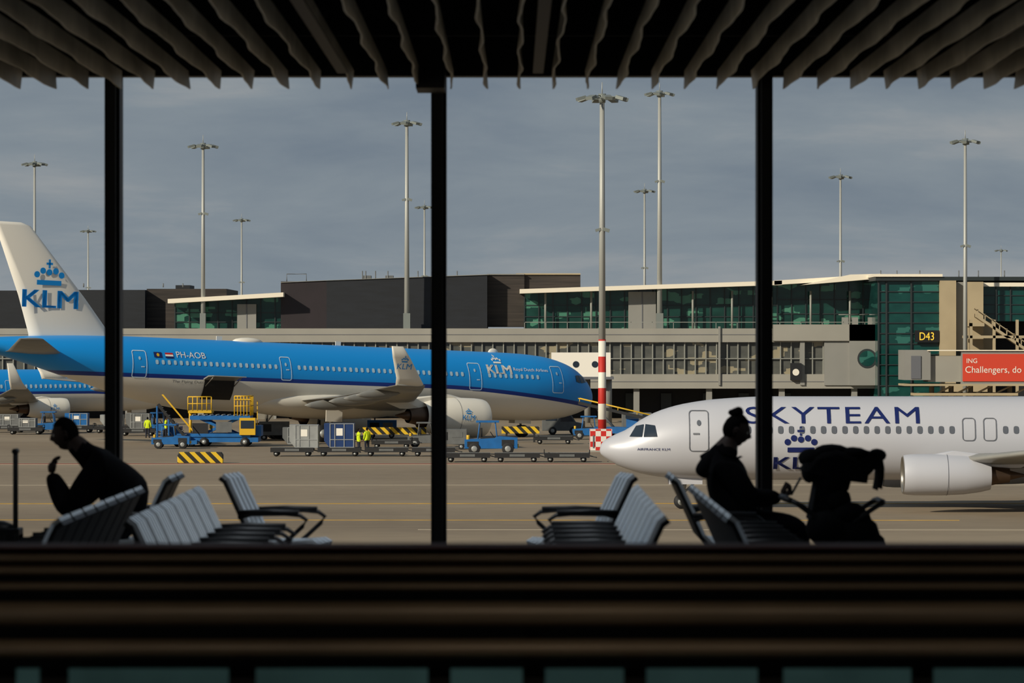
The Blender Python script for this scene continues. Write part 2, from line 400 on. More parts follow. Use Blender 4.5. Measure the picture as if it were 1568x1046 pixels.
SEC737 = [(0, -.575, -.575, 0), (.03, -.4, -.72, .16), (.12, -.22, -.83, .32), (.4, 0, -1.03, .65), (.8, .2, -1.28, .88), (1.3, .42, -1.48, 1.1), (2.0, .9, -1.7, 1.36),
          (2.9, 1.33, -1.86, 1.58), (4.1, 1.66, -1.96, 1.75), (5.7, 1.88, -2, 1.86), (8.2, 2.0, -2.0, 1.88), (24, 2, -2, 1.88), (29, 2, -1.6, 1.8),
          (33, 1.95, -.6, 1.4), (36.5, 1.75, .5, .75), (39, 1.4, 1.0, .15)]
def cfg737(body, wm, lm, nac, wlm, logo, finm):
    return dict(sec=SEC737, body=body, belly=nac, fair=(13, 24), r=1.96, wz=.43, ws=(.25, .36), w0=6.0, w1=31.5, wstep=.508,
    skip=[(3, 5.5), (17.35, 17.45), (18.35, 18.45)], winmat=wm, linemat=lm, lw=.045,
    cock=[((1.4, .08), (1.98, .08), (2.08, .66), (1.72, .58)), ((2.06, .08), (2.7, .1), (2.6, .62), (2.16, .67))],
    doors=[(4.25, 5.1, -.55, 1.3), (17.2, 17.75, -.05, .95), (18.2, 18.75, -.05, .95), (32, 32.8, -.5, 1.2)],
    wing=[(1.0, 14.3, 8.2, -1.25, .95), (1.8, 14.8, 7.4, -1.15, .9), (5.8, 17.4, 4.9, -.8, .55), (17, 23.8, 1.7, .4, .16)],
    wlet=[(16.95, 23.8, 1.7, .35, .12), (17.3, 24.5, 1.3, 1.0, .1), (17.7, 25.6, .6, 2.7, .05)], wletmat=wlm,
    ftf=[(3.5, 20.3, 23.3, -1.25, .28), (7.5, 20.5, 23.6, -.85, .25), (11, 22, 24.6, -.5, .22)],
    eng=(14.0, 4.85, 1.0, 4.1, -1.62), flat=.93, nac=nac, pyl=(-.95, 18.2), englogo=logo,
    stab=[(.3, 34, 3.6, .8, .35), (7.1, 38, 1.3, 1.4, .12)],
    gear=(21.4, 2.86, .56, (0,)), gz=lambda a: -3.375, nga=3.9, nwr=.34,
    fin=[(1.5, 30.2, 8.5, .4), (3.0, 33.0, 6.0, .4), (9.0, 37.6, 2.4, .25), (9.15, 38.0, 1.9, .12)], finmat=finm)
root2, surf2 = airliner(cfg737(M['silver'], M['windk'], M['line'], M['silver'], M['silver'], False, M['navy']), (4.2, 184, 3.375), (0, 0, math.radians(.0)))
b = B(); f2 = lambda u, v: surf2(u, v, -1, .03)
put_text(b, 'SKYTEAM', f2, 6.9, 15.15, .72, 1.5, M['navy'], 8, 1.12)
put_text(b, 'KLM', f2, 8.25, 10.75, -1.42, -.85, M['navy'], 5, bold=.03); crown(b, f2, 9.5, -.62, 1.5, M['navy'])
put_text(b, 'AIRFRANCE KLM', f2, 1.75, 3.3, -.55, -.44, M['navy'], 1)
b.obj('livery_lettering', root2)
root3, surf3 = airliner(cfg737(M['liv737'], M['winlt'], M['linew'], M['white'], M['white'], True, M['cream']), (-32.5, 370, 3.375), (0, 0, math.pi+TH))

# ------------------------------------------------------------ apron
m, nt, p = newmat('apron_concrete')
tc = nt.nodes.new('ShaderNodeTexCoord'); mp = nt.nodes.new('ShaderNodeMapping'); mp.inputs['Scale'].default_value = (.012, .05, 1)
n1 = nt.nodes.new('ShaderNodeTexNoise'); n1.inputs['Scale'].default_value = 1; n1.inputs['Detail'].default_value = 8
nt.links.new(tc.outputs['Object'], mp.inputs[0]); nt.links.new(mp.outputs[0], n1.inputs['Vector'])
n2 = nt.nodes.new('ShaderNodeTexNoise'); n2.inputs['Scale'].default_value = .6; n2.inputs['Detail'].default_value = 4
nt.links.new(tc.outputs['Object'], n2.inputs['Vector'])
cr = nt.nodes.new('ShaderNodeValToRGB')
cr.color_ramp.elements[0].position = .35; cr.color_ramp.elements[0].color = rgb(124, 109, 89)
cr.color_ramp.elements[1].position = .65; cr.color_ramp.elements[1].color = rgb(149, 133, 110)
mixf = mth(nt, 'ADD', mth(nt, 'MULTIPLY', n1.outputs[0], .75), mth(nt, 'MULTIPLY', n2.outputs[0], .25))
nt.links.new(mixf, cr.inputs[0])
sp = coords(nt)
jx = mth(nt, 'LESS_THAN', mth(nt, 'FRACT', mth(nt, 'DIVIDE', sp[1], 15.0)), .02)
nt.links.new(mixc(nt, mth(nt, 'MULTIPLY', jx, .2), cr.outputs[0], rgb(70, 62, 52)), p.inputs['Base Color'])
p.inputs['Roughness'].default_value = .85
b = B(); b.box(-900, 900, -600, 4000, -.5, 0, m); b.obj('ground')
yl = mat('marking_yellow', rgb(180, 142, 60), .7, noise=.2, scale=1); rl = mat('marking_red', rgb(140, 72, 54), .7); wl = mat('marking_white', rgb(164, 154, 136), .7)
root_m = empty('apron_markings')
b = B()
b.rbox((-2, 189.5, .01), (90, .6, .02), yl, (0, 0, .008)); b.rbox((-10, 172, .01), (60, .25, .02), yl, (0, 0, -.01))
b.rbox((-18, 251, .01), (60, .7, .02), rl); b.rbox((-18, 249.5, .01), (60, .4, .02), wl)
b.rbox((16, 163, .01), (40, .25, .02), wl, (0, 0, -.01)); b.rbox((0, 214, .01), (90, .3, .02), wl, (0, 0, .01))
b.obj('painted_lines', root_m)

# ------------------------------------------------------------ far terminal
M['clad'] = mat('dark_brick', rgb(20, 24, 31), .6, 0, .25, .5, stretch=(1, 1, 6))
M['clad2'] = mat('maroon_cladding', rgb(32, 23, 28), .6, 0, .2, .5)
M['wood'] = mat('timber_cladding', rgb(50, 43, 38), .7, 0, .45, .6, stretch=(.4, .4, 8))
M['band'] = mat('concrete_band', rgb(150, 147, 138), .6, 0, .06, .3)
M['roofw'] = mat('roof_white', rgb(236, 226, 206), .5)
M['panel'] = mat('wall_panel_grey', rgb(136, 135, 130), .6, 0, .05, .4)
M['beige'] = mat('stair_tower_beige', rgb(172, 156, 126), .7, 0, .08, .4)
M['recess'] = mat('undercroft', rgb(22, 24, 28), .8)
M['frame'] = mat('window_frame_dark', rgb(40, 48, 50), .5)
M['framel'] = mat('window_frame_light', rgb(138, 139, 132), .5)
def facade_glass(name, c1, c2, lit, thr):
    m, nt, p = newmat(name)
    tc = nt.nodes.new('ShaderNodeTexCoord'); mp = nt.nodes.new('ShaderNodeMapping'); mp.inputs['Scale'].default_value = (.6, .1, 1.3)
    v = nt.nodes.new('ShaderNodeTexVoronoi'); v.distance = 'CHEBYCHEV'; v.inputs['Scale'].default_value = 1.2
    n = nt.nodes.new('ShaderNodeTexNoise'); n.inputs['Scale'].default_value = 1.1; n.inputs['Detail'].default_value = 5
    nt.links.new(tc.outputs['Object'], mp.inputs[0]); nt.links.new(mp.outputs[0], v.inputs['Vector']); nt.links.new(mp.outputs[0], n.inputs['Vector'])
    c = mixc(nt, n.outputs[0], c1, c2)
    sv = nt.nodes.new('ShaderNodeSeparateColor'); nt.links.new(v.outputs['Color'], sv.inputs[0])
    g = mth(nt, 'GREATER_THAN', sv.outputs[0], thr)
    c = mixc(nt, mth(nt, 'MULTIPLY', g, .6), c, lit)
    nt.links.new(c, p.inputs['Base Color']); p.inputs['Roughness'].default_value = .12; p.inputs['Specular IOR Level'].default_value = .45
    return m
M['gl_up'] = facade_glass('glass_green', rgb(10, 36, 32), rgb(32, 74, 66), rgb(90, 152, 126), .85)
M['gl_lo'] = facade_glass('glass_grey', rgb(56, 60, 60), rgb(104, 104, 98), rgb(180, 168, 138), .8)
M['gl_tw'] = facade_glass('glass_tower', rgb(10, 46, 46), rgb(24, 78, 72), rgb(60, 120, 110), .87)

T = empty('terminal_building')
b = B()
YL = 396
zt = ez(503, YL)
b.box(ex(-700, YL), ex(1352, YL), YL, YL+26, ez(524, YL), zt, M['band'])
b.box(ex(-700, YL), ex(1352, YL), YL+.6, YL+26, ez(574, YL), ez(524, YL), M['gl_lo'])
b.box(ex(-700, YL), ex(1352, YL), YL, YL+26, ez(595, YL), ez(573, YL), M['band'])
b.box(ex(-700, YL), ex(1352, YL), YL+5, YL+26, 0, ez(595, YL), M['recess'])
x = ex(-700, YL)
while x < ex(1352, YL):
    b.box(x, x+.12, YL+.35, YL+.6, ez(574, YL), ez(524, YL), M['framel'])
    x += 1.1
x = ex(-700, YL)
while x < ex(1352, YL):
    b.box(x, x+.6, YL+.5, YL+1.1, 0, ez(595, YL), M['panel']); x += 7.5
b.box(ex(-700, YL), ex(1352, YL), YL+.3, YL+.6, ez(550, YL), ez(548.5, YL), M['framel'])
for v in (512, 584): b.box(ex(-700, YL), ex(1352, YL), YL-.04, YL, ez(v+.8, YL), ez(v, YL), M['line'])
for u0, u1 in ((1225, 1232), (1262, 1300), (1100, 1103)):
    b.box(ex(u0, YL), ex(u1, YL), YL-.2, YL+.6, ez(590, YL), ez(500, YL), M['panel'])
b.box(ex(1183, YL), ex(1345, YL), YL-.5, YL, ez(522, YL), ez(497, YL), M['band'])
for u in (960, 1015, 1080, 1135, 1200): b.box(ex(u, YL), ex(u+16, YL), YL+4.8, YL+5, 0, 2.6, M['frame'])
b.obj('lower_storeys', T)
b = B()
YU = 403
def glazed(u0, u1, v0a, v0b, v1, m, step=1.5):
    x0, x1 = ex(u0, YU), ex(u1, YU); za, zb, z1 = ez(v0a, YU), ez(v0b, YU), ez(v1, YU)
    b.prism([(x0, z1), (x1, z1), (x1, zb), (x0, za)], YU, YU+18, m)
    x = x0
    while x <= x1:
        z = za+(zb-za)*(x-x0)/(x1-x0)
        b.box(x-.05, x+.05, YU-.15, YU, z1, z, M['frame']); x += step
    for t in (.33, .66):
        b.prism([(x0, z1+(za-z1)*t), (x1, z1+(za-z1)*t), (x1, z1+(za-z1)*t+.08), (x0, z1+(za-z1)*t+.08)], YU-.12, YU, M['frame'])
    b.prism([(x0-.5, za), (x1+.3, zb), (x1+.3, zb+.45), (x0-.5, za+.45)], YU-3.0, YU+19, M['roofw'])
glazed(803, 1190, 450, 437, 503, M['gl_up'])
glazed(1190, 1345, 437, 427, 503, M['gl_up'])
glazed(268, 432, 465, 455, 508, M['gl_up'])
b.prism([(ex(1225, 401), ez(437, 401)), (ex(1345, 401), ez(427, 401)), (ex(1345, 401), ez(420, 401)), (ex(1300, 401), ez(421, 401))], 399, 412, M['roofw'])
for u0, u1, v0 in ((962, 1004, 447), (364, 393, 466)):
    b.box(ex(u0, YU), ex(u1, YU), YU-.8, YU, ez(503, YU), ez(v0, YU), M['panel'])
    b.box(ex((u0+u1)/2, YU)-.04, ex((u0+u1)/2, YU)+.04, YU-.85, YU-.8, ez(503, YU), ez(v0, YU), M['line'])
for u in (835, 905, 1060, 1120, 1180, 1240, 1300): b.cyl((ex(u, YU), YU-1.2, ez(503, YU)), (ex(u, YU), YU-1.2, ez(446, YU)), .12, .12, M['framel'])
for u in (1305, 1330, 1290):
    b.box(ex(u, 399), ex(u+9, 399), 399, 400, ez(499, 399), ez(486, 399), M['panel'])
    b.tube([(ex(u-6, 399), 399, ez(482, 399)), (ex(u+26, 399), 399, ez(482, 399))], .04, M['framel'], 5)
b.box(ex(803, 397.5), ex(1345, 397.5), 397.5, 397.56, ez(494, 397.5), ez(493, 397.5), M['framel'])
x = ex(803, 397.5)
while x < ex(1345, 397.5):
    b.box(x, x+.06, 397.5, 397.56, zt, ez(493, 397.5), M['framel']); x += 2.2
b.obj('upper_glazed_storey', T)
b = B()
Yb = 402.5
b.box(ex(430, Yb), ex(500, Yb), Yb, Yb+16, ez(503, Yb), ez(431, Yb), M['clad2'])
b.prism([(ex(500, Yb), ez(503, Yb)), (ex(746, Yb), ez(503, Yb)), (ex(746, Yb), ez(421, Yb)), (ex(500, Yb), ez(430, Yb))], Yb, Yb+16, M['clad'])
b.prism([(ex(500, Yb)-.2, ez(430, Yb)), (ex(746, Yb)+.2, ez(421, Yb)), (ex(746, Yb)+.2, ez(420, Yb)), (ex(430, Yb), ez(432, Yb)), (ex(430, Yb), ez(433, Yb))], Yb-.15, Yb+16, M['panel'])
b.box(ex(746, Yb), ex(803, Yb), Yb+2, Yb+18, ez(500, Yb), ez(420, Yb), M['wood'])
b.box(ex(790, 408), ex(888, 408), 405, 425, ez(470, 408), ez(421, 408), M['wood'])
b.box(ex(790, 408), ex(888, 408), 404.8, 425, ez(421.5, 408), ez(419.5, 408), M['beige'])
b.box(ex(746, Yb), ex(803, Yb), Yb+1.8, Yb+18, ez(420.5, Yb), ez(419, Yb), M['panel'])
b.box(ex(115, 430), ex(222, 430), 430, 450, ez(525, 430), ez(444, 430), M['clad'])
b.box(ex(222, 430), ex(345, 430), 432, 450, ez(520, 430), ez(442, 430), M['wood'])
b.box(ex(270, 428), ex(345, 428), 428, 450, ez(520, 428), ez(462, 428), M['clad'])
b.box(ex(-500, 440), ex(168, 440), 440, 460, 0, ez(445, 440), M['clad'])
b.box(ex(-500, 438), ex(60, 438), 438, 460, ez(519, 438), ez(478, 438), M['clad'])
b.box(ex(270, 435), ex(292, 435), 434, 440, ez(443, 435), ez(437, 435), M['clad'])
for u in (555, 560, 575, 594, 640, 700, 128, 250, 280): b.cyl((ex(u, 408), 408, ez(440, 408)), (ex(u, 408), 408, ez(415 if 500 < u else 434, 408)), .07, .07, M['grey'], 6)
for u in (556, 697, 590): b.box(ex(u, 408), ex(u+12, 408), 408, 410, ez(432, 408), ez(422, 408), M['grey'])
b.tube([(ex(440, 405), 404, ez(432, 405)), (ex(440, 405), 404, ez(420, 405)), (ex(470, 405), 404, ez(420, 405)), (ex(470, 405), 404, ez(432, 405))], .05, M['grey'], 5)
b.obj('plant_rooms', T)
b = B(); YT = 392
b.box(ex(1345, YT), ex(1440, YT), YT, YT+20, 0, ez(428, YT), M['gl_tw'])
for v in range(430, 605, 16): b.box(ex(1345, YT), ex(1440, YT), YT-.15, YT, ez(v+1.2, YT), ez(v, YT), M['frame'])
for u in (1345, 1357, 1395, 1440): b.box(ex(u, YT)-.08, ex(u, YT)+.08, YT-.2, YT, 0, ez(428, YT), M['frame'])
b.box(ex(1340, YT), ex(1568+300, YT), YT-.6, YT+20, ez(430, YT), ez(424, YT), M['frame'])
b.box(ex(1338, YT), ex(1442, YT), YT-.8, YT+20, ez(424, YT), ez(420, YT), M['roofw'])
for u in (1350, 1375, 1410, 1470, 1500, 1540): b.cyl((ex(u, YT), YT+1, ez(428, YT)), (ex(u, YT), YT+1, ez(414, YT)), .06, .06, M['grey'], 5)
b.box(ex(1438, YT), ex(1462, YT), YT-1.2, YT+20, ez(545, YT), ez(430, YT), M['beige'])
b.box(ex(1462, YT), ex(1480, YT), YT-.4, YT+20, ez(545, YT), ez(432, YT), M['panel'])
b.box(ex(1480, YT), ex(1503, YT), YT-1.5, YT+20, ez(545, YT), ez(432, YT), M['beige'])
b.box(ex(1503, YT), ex(1900, YT), YT, YT+20, ez(492, YT), ez(438, YT), M['gl_tw'])
for u in range(1503, 1900, 22): b.box(ex(u, YT)-.06, ex(u, YT)+.06, YT-.15, YT, ez(492, YT), ez(438, YT), M['frame'])
for v in (452, 466, 480): b.box(ex(1503, YT), ex(1900, YT), YT-.12, YT, ez(v+1, YT), ez(v, YT), M['frame'])
b.box(ex(1503, YT), ex(1900, YT), YT-.6, YT+20, ez(439, YT), ez(433, YT), M['roofw'])
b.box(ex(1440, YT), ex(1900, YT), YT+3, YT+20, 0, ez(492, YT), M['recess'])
b.box(ex(1440, YT), ex(1520, YT), YT+.2, YT+3, ez(600, YT), ez(492, YT), M['beige'])
def sl(u0, v0, u1, v1, w, m, dy0=-4, dy1=-2.6):
    b.prism([(ex(u0, YT), ez(v0, YT)), (ex(u1, YT), ez(v1, YT)), (ex(u1, YT), ez(v1-w, YT)), (ex(u0, YT), ez(v0-w, YT))], YT+dy0, YT+dy1, m)
sl(1487, 486, 1590, 556, 5, M['beige']); sl(1487, 474, 1590, 544, 1.5, M['beige']); sl(1560, 545, 1600, 515, 5, M['beige'])
for k in range(9):
    u = 1490+k*11; v = 483+k*7.4
    b.box(ex(u, YT)-.05, ex(u, YT)+.05, YT-4, YT-3.9, ez(v, YT), ez(v-9, YT), M['beige'])
b.box(ex(1478, YT), ex(1500, YT), YT-4, YT, ez(500, YT), ez(495, YT), M['beige'])
for u in (1478, 1513, 1548): b.box(ex(u, YT), ex(u+4, YT), YT-4, YT-3.6, ez(600, YT), ez(490, YT), M['beige'])
b.box(ex(1470, YT), ex(1600, YT), YT-4, YT-2, ez(518, YT), ez(514, YT), M['beige'])
b.box(ex(1400, YT), ex(1437, YT), YT-.7, YT-.3, ez(524, YT), ez(506, YT), M['black'])
ft_ = lambda u, v: (u, YT-.72, v)
put_text(b, 'D43', ft_, ex(1407, YT), ex(1429, YT), ez(521, YT), ez(509, YT), M['glowy'], 1)
disc(b, lambda u, v: (u, YL-.55, v), ex(1327, YL), ez(549, YL), 1.0, M['frame'], 24)
b.box(ex(1300, YL), ex(1345, YL), YL-.5, YL, ez(590, YL), ez(497, YL), M['panel'])
disc(b, lambda u, v: (u, YL-.56, v), ex(1327, YL), ez(549, YL), .8, M['gl_tw'], 24)
b.box(ex(1210, YL), ex(1226, YL), YL-.6, YL, ez(582, YL), ez(556, YL), M['recess'])
disc(b, lambda u, v: (u, YL-.62, v), ex(1218, YL), ez(570, YL), .35, M['white'], 16)
b.obj('gate_tower', T)

J = empty('boarding_bridge'); b = B(); YJ = 372
b.box(ex(1385, YJ), ex(1425, YJ), YJ, YJ+6, ez(582, YJ), ez(536, YJ), M['panel'])
b.box(ex(1422, YJ), ex(1474, YJ), YJ+.5, YJ+5, ez(585, YJ), ez(545, YJ), M['band'])
b.box(ex(1395, YJ), ex(1410, YJ), YJ-.1, YJ, ez(580, YJ), ez(545, YJ), M['line'])
b.box(ex(1472, YJ), ex(1900, YJ), YJ, YJ+4.5, ez(589, YJ), ez(537, YJ), M['panel'])
b.box(ex(1474, YJ), ex(1900, YJ), YJ-.12, YJ, ez(584, YJ), ez(542, YJ), M['red'])
b.box(ex(1385, YJ), ex(1900, YJ), YJ-.3, YJ+6, ez(591, YJ), ez(588, YJ), M['beige'])
b.box(ex(1420, YJ), ex(1900, YJ), YJ-.2, YJ+5, ez(537.5, YJ), ez(536, YJ), M['roofw'])
for u in range(1430, 1600, 30):
    b.cyl((ex(u, YJ), YJ+2, 0), (ex(u, YJ), YJ+2, ez(590, YJ)), .25, .25, M['beige'])
    b.cyl((ex(u, YJ), YJ+1, ez(606, YJ)), (ex(u+30, YJ), YJ+1, ez(591, YJ)), .1, .1, M['beige'], 6)
b.box(ex(1400, YJ), ex(1560, YJ), YJ+.5, YJ+3.5, ez(606, YJ), ez(602, YJ), M['beige'])
fj = lambda u, v: (u, YJ-.15, v)
put_text(b, 'ING', fj, ex(1480, YJ), ex(1496, YJ), ez(556, YJ), ez(549, YJ), M['cream'], 1)
put_text(b, 'Challengers, do your thing', fj, ex(1478, YJ), ex(1625, YJ), ez(574, YJ), ez(561, YJ), M['cream'], 1)
b.obj('bridge_tunnel', J)
J2 = empty('boarding_bridge'); b = B(); Yq = 376
b.box(ex(845, Yq), ex(935, Yq), Yq, Yq+5, ez(578, Yq), ez(540, Yq), M['cream'])
for u in (882, 911): disc(b, lambda a, c: (a, Yq-.03, c), ex(u, Yq), ez(558, Yq), .32, M['glassd'], 16)
b.box(ex(845, Yq), ex(940, Yq), Yq-.2, Yq+5, ez(581, Yq), ez(577, Yq), M['line'])
b.cyl((ex(930, Yq), Yq+2, 0), (ex(930, Yq), Yq+2, ez(578, Yq)), .5, .5, M['panel'])
b.cyl((ex(900, Yq), Yq+2, 0), (ex(900, Yq), Yq+2, ez(578, Yq)), .3, .3, M['panel'])
b.obj('bridge_tunnel', J2)

# ------------------------------------------------------------ floodlight masts
M['mast'] = mat('galvanised_mast', rgb(166, 167, 162), .5, .2)
M['lamp'] = mat('lamp_housing', rgb(124, 130, 126), .5, .2)
def mast(u, vtop, Y, base=0, r=.25, R=1.15, n=6, banded=False, mid=True):
    e = empty('floodlight_mast', (ex(u, Y), Y, base)); h = ez(vtop, Y)-base
    b = B()
    if banded:
        zb = ez(520, Y)-base
        b.cyl((0, 0, 0), (0, 0, zb), r*1.25, r*1.1, M['rwband'], 12); b.cyl((0, 0, zb), (0, 0, h), r*1.0, r*.7, M['mast'], 12)
    else: b.cyl((0, 0, 0), (0, 0, h), r, r*.55, M['mast'], 10)
    b.cyl((0, 0, h), (0, 0, h+.9), .05, .03, M['mast'], 6)
    ring = [(R*.7*math.cos(t), R*.7*math.sin(t), h-.3) for t in [2*math.pi*k/16 for k in range(17)]]
    b.tube(ring, .05, M['lamp'], 6)
    for k in range(n):
        t = 2*math.pi*(k+.3)/n; c, s_ = math.cos(t), math.sin(t)
        b.cyl((0, 0, h-.05), (R*c, R*s_, h-.25), .04, .04, M['lamp'], 6)
        b.rbox((R*1.1*c, R*1.1*s_, h-.3), (.66, .55, .24), M['lamp'], (0, .28, t))
    b.cyl((0, 0, h-.6), (0, 0, h+.05), r*1.0, r*1.2, M['lamp'], 10)
    if mid:
        zm = h*.62; b.rbox((.3, -.1, zm), (.5, .25, .25), M['lamp'], (0, .3, 0)); b.rbox((-.3, -.1, zm), (.4, .25, .2), M['lamp'], (0, -.3, 0))
    b.box(-.3*r/.25, .3*r/.25, -r-.3, r, 0, 1.6, M['lamp'])
    b.obj('mast', e)
TZ = zt
for q in ((53, 248, 470), (135, 352, 757), (311, 220, 400.5, TZ, .25), (370, 335, 690), (623, 185, 400.5, TZ, .3), (650, 315, 620),
          (1010, 140, 400.5, TZ, .3), (987, 290, 560), (1287, 268, 507), (1533, 382, 900)): mast(*q)
mast(1478, 213, 388.0, 0, .26)
mast(922, 145, 281, 0, .25, 1.45, 8, True)
e = empty('checkered_marker', (ex(920, 279), 279, 0)); b = B()
m, nt, p = newmat('red_white_check'); tc = nt.nodes.new('ShaderNodeTexCoord'); ck = nt.nodes.new('ShaderNodeTexChecker'); ck.inputs['Scale'].default_value = 2.6
mp = nt.nodes.new('ShaderNodeMapping'); mp.inputs['Location'].default_value = (.013, .017, .019)
ck.inputs['Color1'].default_value = rgb(225, 220, 210); ck.inputs['Color2'].default_value = rgb(200, 40, 34)
nt.links.new(tc.outputs['Object'], mp.inputs[0]); nt.links.new(mp.outputs[0], ck.inputs['Vector']); nt.links.new(ck.outputs[0], p.inputs['Base Color'])
b.box(-.8, .8, -.8, .8, .12, 1.65, m); b.box(-.9, .9, -.9, .9, 0, .12, M['band']); b.box(-.6, -.5, -.85, -.8, .3, 1.2, M['line']); b.obj('marker_box', e)

# ------------------------------------------------------------ ground equipment
def wheel(b, x, y, r=.28, w=.2):
    b.cyl((x, y-w/2, r), (x, y+w/2, r), r, r, M['dark'], 14); b.cyl((x, y-w/2-.01, r), (x, y+w/2+.01, r), r*.5, r*.5, M['alu'], 10)
def dolly(u, Y, rails=True, rz=0):
    e = empty('baggage_dolly', (ex(u, Y), Y, 0), (0, 0, rz)); b = B()
    b.box(-1.5, 1.5, -.8, .8, .42, .52, M['grey'])
    for x in (-1.1, 1.1):
        for y in (-.65, .65): wheel(b, x, y, .2, .14)
        b.cyl((x, -.65, .2), (x, .65, .2), .04, .04, M['dark'], 6)
    for k in range(8): b.cyl((-1.4+k*.4, -.75, .55), (-1.4+k*.4, .75, .55), .045, .045, M['alu'], 8)
    b.box(-1.5, 1.5, -.82, -.76, .3, .62, M['dark']); b.box(-1.5, 1.5, .76, .82, .36, .62, M['grey'])
    b.box(-.5, .5, -.84, -.82, .38, .54, M['grey'])
    b.tube([(1.5, 0, .42), (2.0, 0, .3)], .04, M['grey'], 6)
    if rails:
        for x in (-1.5, 1.5): b.tube([(x, -.75, .5), (x, -.75, .8), (x, .75, .8), (x, .75, .5)], .03, M['dark'], 6)
    b.obj('dolly', e); return e
def uld(u, Y, m, z=.6, w=2.0, h=1.6):
    e = empty('cargo_container', (ex(u, Y), Y, z)); b = B()
    b.prism([(-w/2, .5), (-w/2+.4, 0), (w/2, 0), (w/2, h), (-w/2, h)], -.75, .75, m)
    for x in (-w/2+.42, -.3, .35, w/2-.04): b.box(x-.03, x+.03, -.79, -.75, .02, h, M['alu'])
    for zz in (.02, .55, h-.05): b.box(-w/2+.4, w/2, -.785, -.75, zz, zz+.05, M['alu'])
    b.box(-.2, .25, -.77, -.75, .5*h, .8*h, M['cream']); b.box(-w/2+.4, w/2+.02, -.8, .8, -.0, .02, M['alu'])
    b.obj('container_body', e)
def tug(u, Y, m, rz=0, sc=1.0):
    e = empty('baggage_tractor', (ex(u, Y), Y, 0), (0, 0, rz)); b = B()
    b.prism([(-1.5, .35), (1.5, .35), (1.5, .95), (.45, 1.05), (.2, .95), (-1.5, .85)], -.65, .65, m)
    b.box(-.6, .2, -.62, .62, .85, 1.0, M['dark'])
    for x in (-.75, .35):
        for y in (-.6, .6): b.tube([(x, y, .9), (x+(.12 if x < 0 else -.12), y, 1.85)], .04, m, 6)
    b.box(-.85, .45, -.7, .7, 1.82, 1.92, m); b.rbox((.3, 0, 1.42), (.03, 1.1, .75), M['glassd'], (0, -.12, 0))
    b.box(-.62, -.5, -.4, .4, 1.0, 1.5, M['dark']); b.tube([(.15, -.3, 1.0), (-.05, -.3, 1.3)], .03, M['dark'], 6)
    for x in (-.95, .95):
        for y in (-.6, .6): wheel(b, x, y, .34, .22)
    b.box(1.5, 1.56, -.5, .5, .4, .6, M['yel']); b.cyl((-1.3, 0, .85), (-1.3, 0, 1.1), .1, .1, M['yel'], 8)
    b.box(.6, 1.3, -.67, -.65, .5, .85, M['dark']); b.box(-1.35, -.7, -.67, -.65, .45, .75, M['dark'])
    o = b.obj('tractor', e, .03); e.scale = (sc, sc, sc)
def barrier(u, Y, L=3.0):
    e = empty('striped_barrier', (ex(u, Y), Y, 0)); b = B()
    b.prism([(-L/2, 0), (L/2, 0), (L/2, .55), (L/2-.12, .72), (-L/2+.12, .72), (-L/2, .55)], -.3, .3, M['ybst']); b.obj('barrier_body', e, .04)
def beltloader(u, Y, rz=0, lo=1.0, hi=2.8):
    e = empty('belt_loader', (ex(u, Y), Y, 0), (0, 0, rz)); b = B()
    b.prism([(-2.6, .4), (2.2, .4), (2.2, .9), (1.2, .95), (-2.6, .8)], -.85, .85, M['gsebl'])
    b.box(-.9, .1, -.95, -.35, .8, 1.6, M['gsebl']); b.box(-.7, .0, -.97, -.95, 1.1, 1.5, M['glassd'])
    for x in (-1.8, 1.5):
        for y in (-.75, .75): wheel(b, x, y, .38, .25)
    b.loft([[(-4, -.4, lo), (-4, .5, lo), (-4, .5, lo+.22), (-4, -.4, lo+.22)], [(4, -.4, hi), (4, .5, hi), (4, .5, hi+.22), (4, -.4, hi+.22)]], M['dark'], True, False)
    for y in (-.45, .55): b.tube([(-4, y, lo+.45), (4, y, hi+.5)], .04, M['yel'], 6)
    for k in range(6):
        t = k/5; b.cyl((-4+8*t, -.45, lo+(hi-lo)*t), (-4+8*t, -.45, lo+(hi-lo)*t+.48), .03, .03, M['yel'], 6)
    b.cyl((1, 0, .8), (2.5, 0, lo+(hi-lo)*.8), .1, .1, M['grey'], 8)
    b.obj('loader', e)
def van(u, Y, m, L=4.6, h=2.1, rz=0):
    e = empty('service_van', (ex(u, Y), Y, 0), (0, 0, rz)); b = B()
    b.prism([(-L/2, .35), (L/2, .35), (L/2, .95), (L/2-.7, 1.1), (L/2-1.2, h), (-L/2, h)], -.9, .9, m)
    b.prism([(L/2-.85, 1.15), (L/2-1.25, h-.12), (L/2-2.0, h-.12), (L/2-2.0, 1.15)], -.92, .92, M['glassd'])
    b.prism([(-L/2+.3, 1.2), (-L/2+.3, h-.15), (L/2-2.3, h-.15), (L/2-2.3, 1.2)], -.915, .915, M['glassd'] if h < 2 else m)
    for x in (-L/2+.9, L/2-.9):
        for y in (-.82, .82): wheel(b, x, y, .35, .22)
    b.box(L/2, L/2+.05, -.8, .8, .4, .6, M['dark']); b.box(L/2-.02, L/2+.03, -.8, -.5, .7, .85, M['cream'])
    b.obj('van_body', e, .04)
def gpu(u, Y, m=None):
    e = empty('ground_power_unit', (ex(u, Y), Y, 0)); b = B(); m = m or M['yel']
    b.box(-1.2, 1.2, -.6, .6, .4, 1.5, m); b.box(-1.0, -.2, -.62, -.6, .7, 1.3, M['dark']); b.box(.1, .9, -.62, -.6, .9, 1.3, M['grey'])
    for x in (-.8, .8):
        for y in (-.5, .5): wheel(b, x, y, .22, .16)
    b.tube([(1.2, 0, .45), (1.9, 0, .3)], .04, M['dark'], 6); b.cyl((-.6, 0, 1.5), (-.6, 0, 1.75), .06, .06, M['dark'], 8)
    b.obj('power_unit', e, .04)

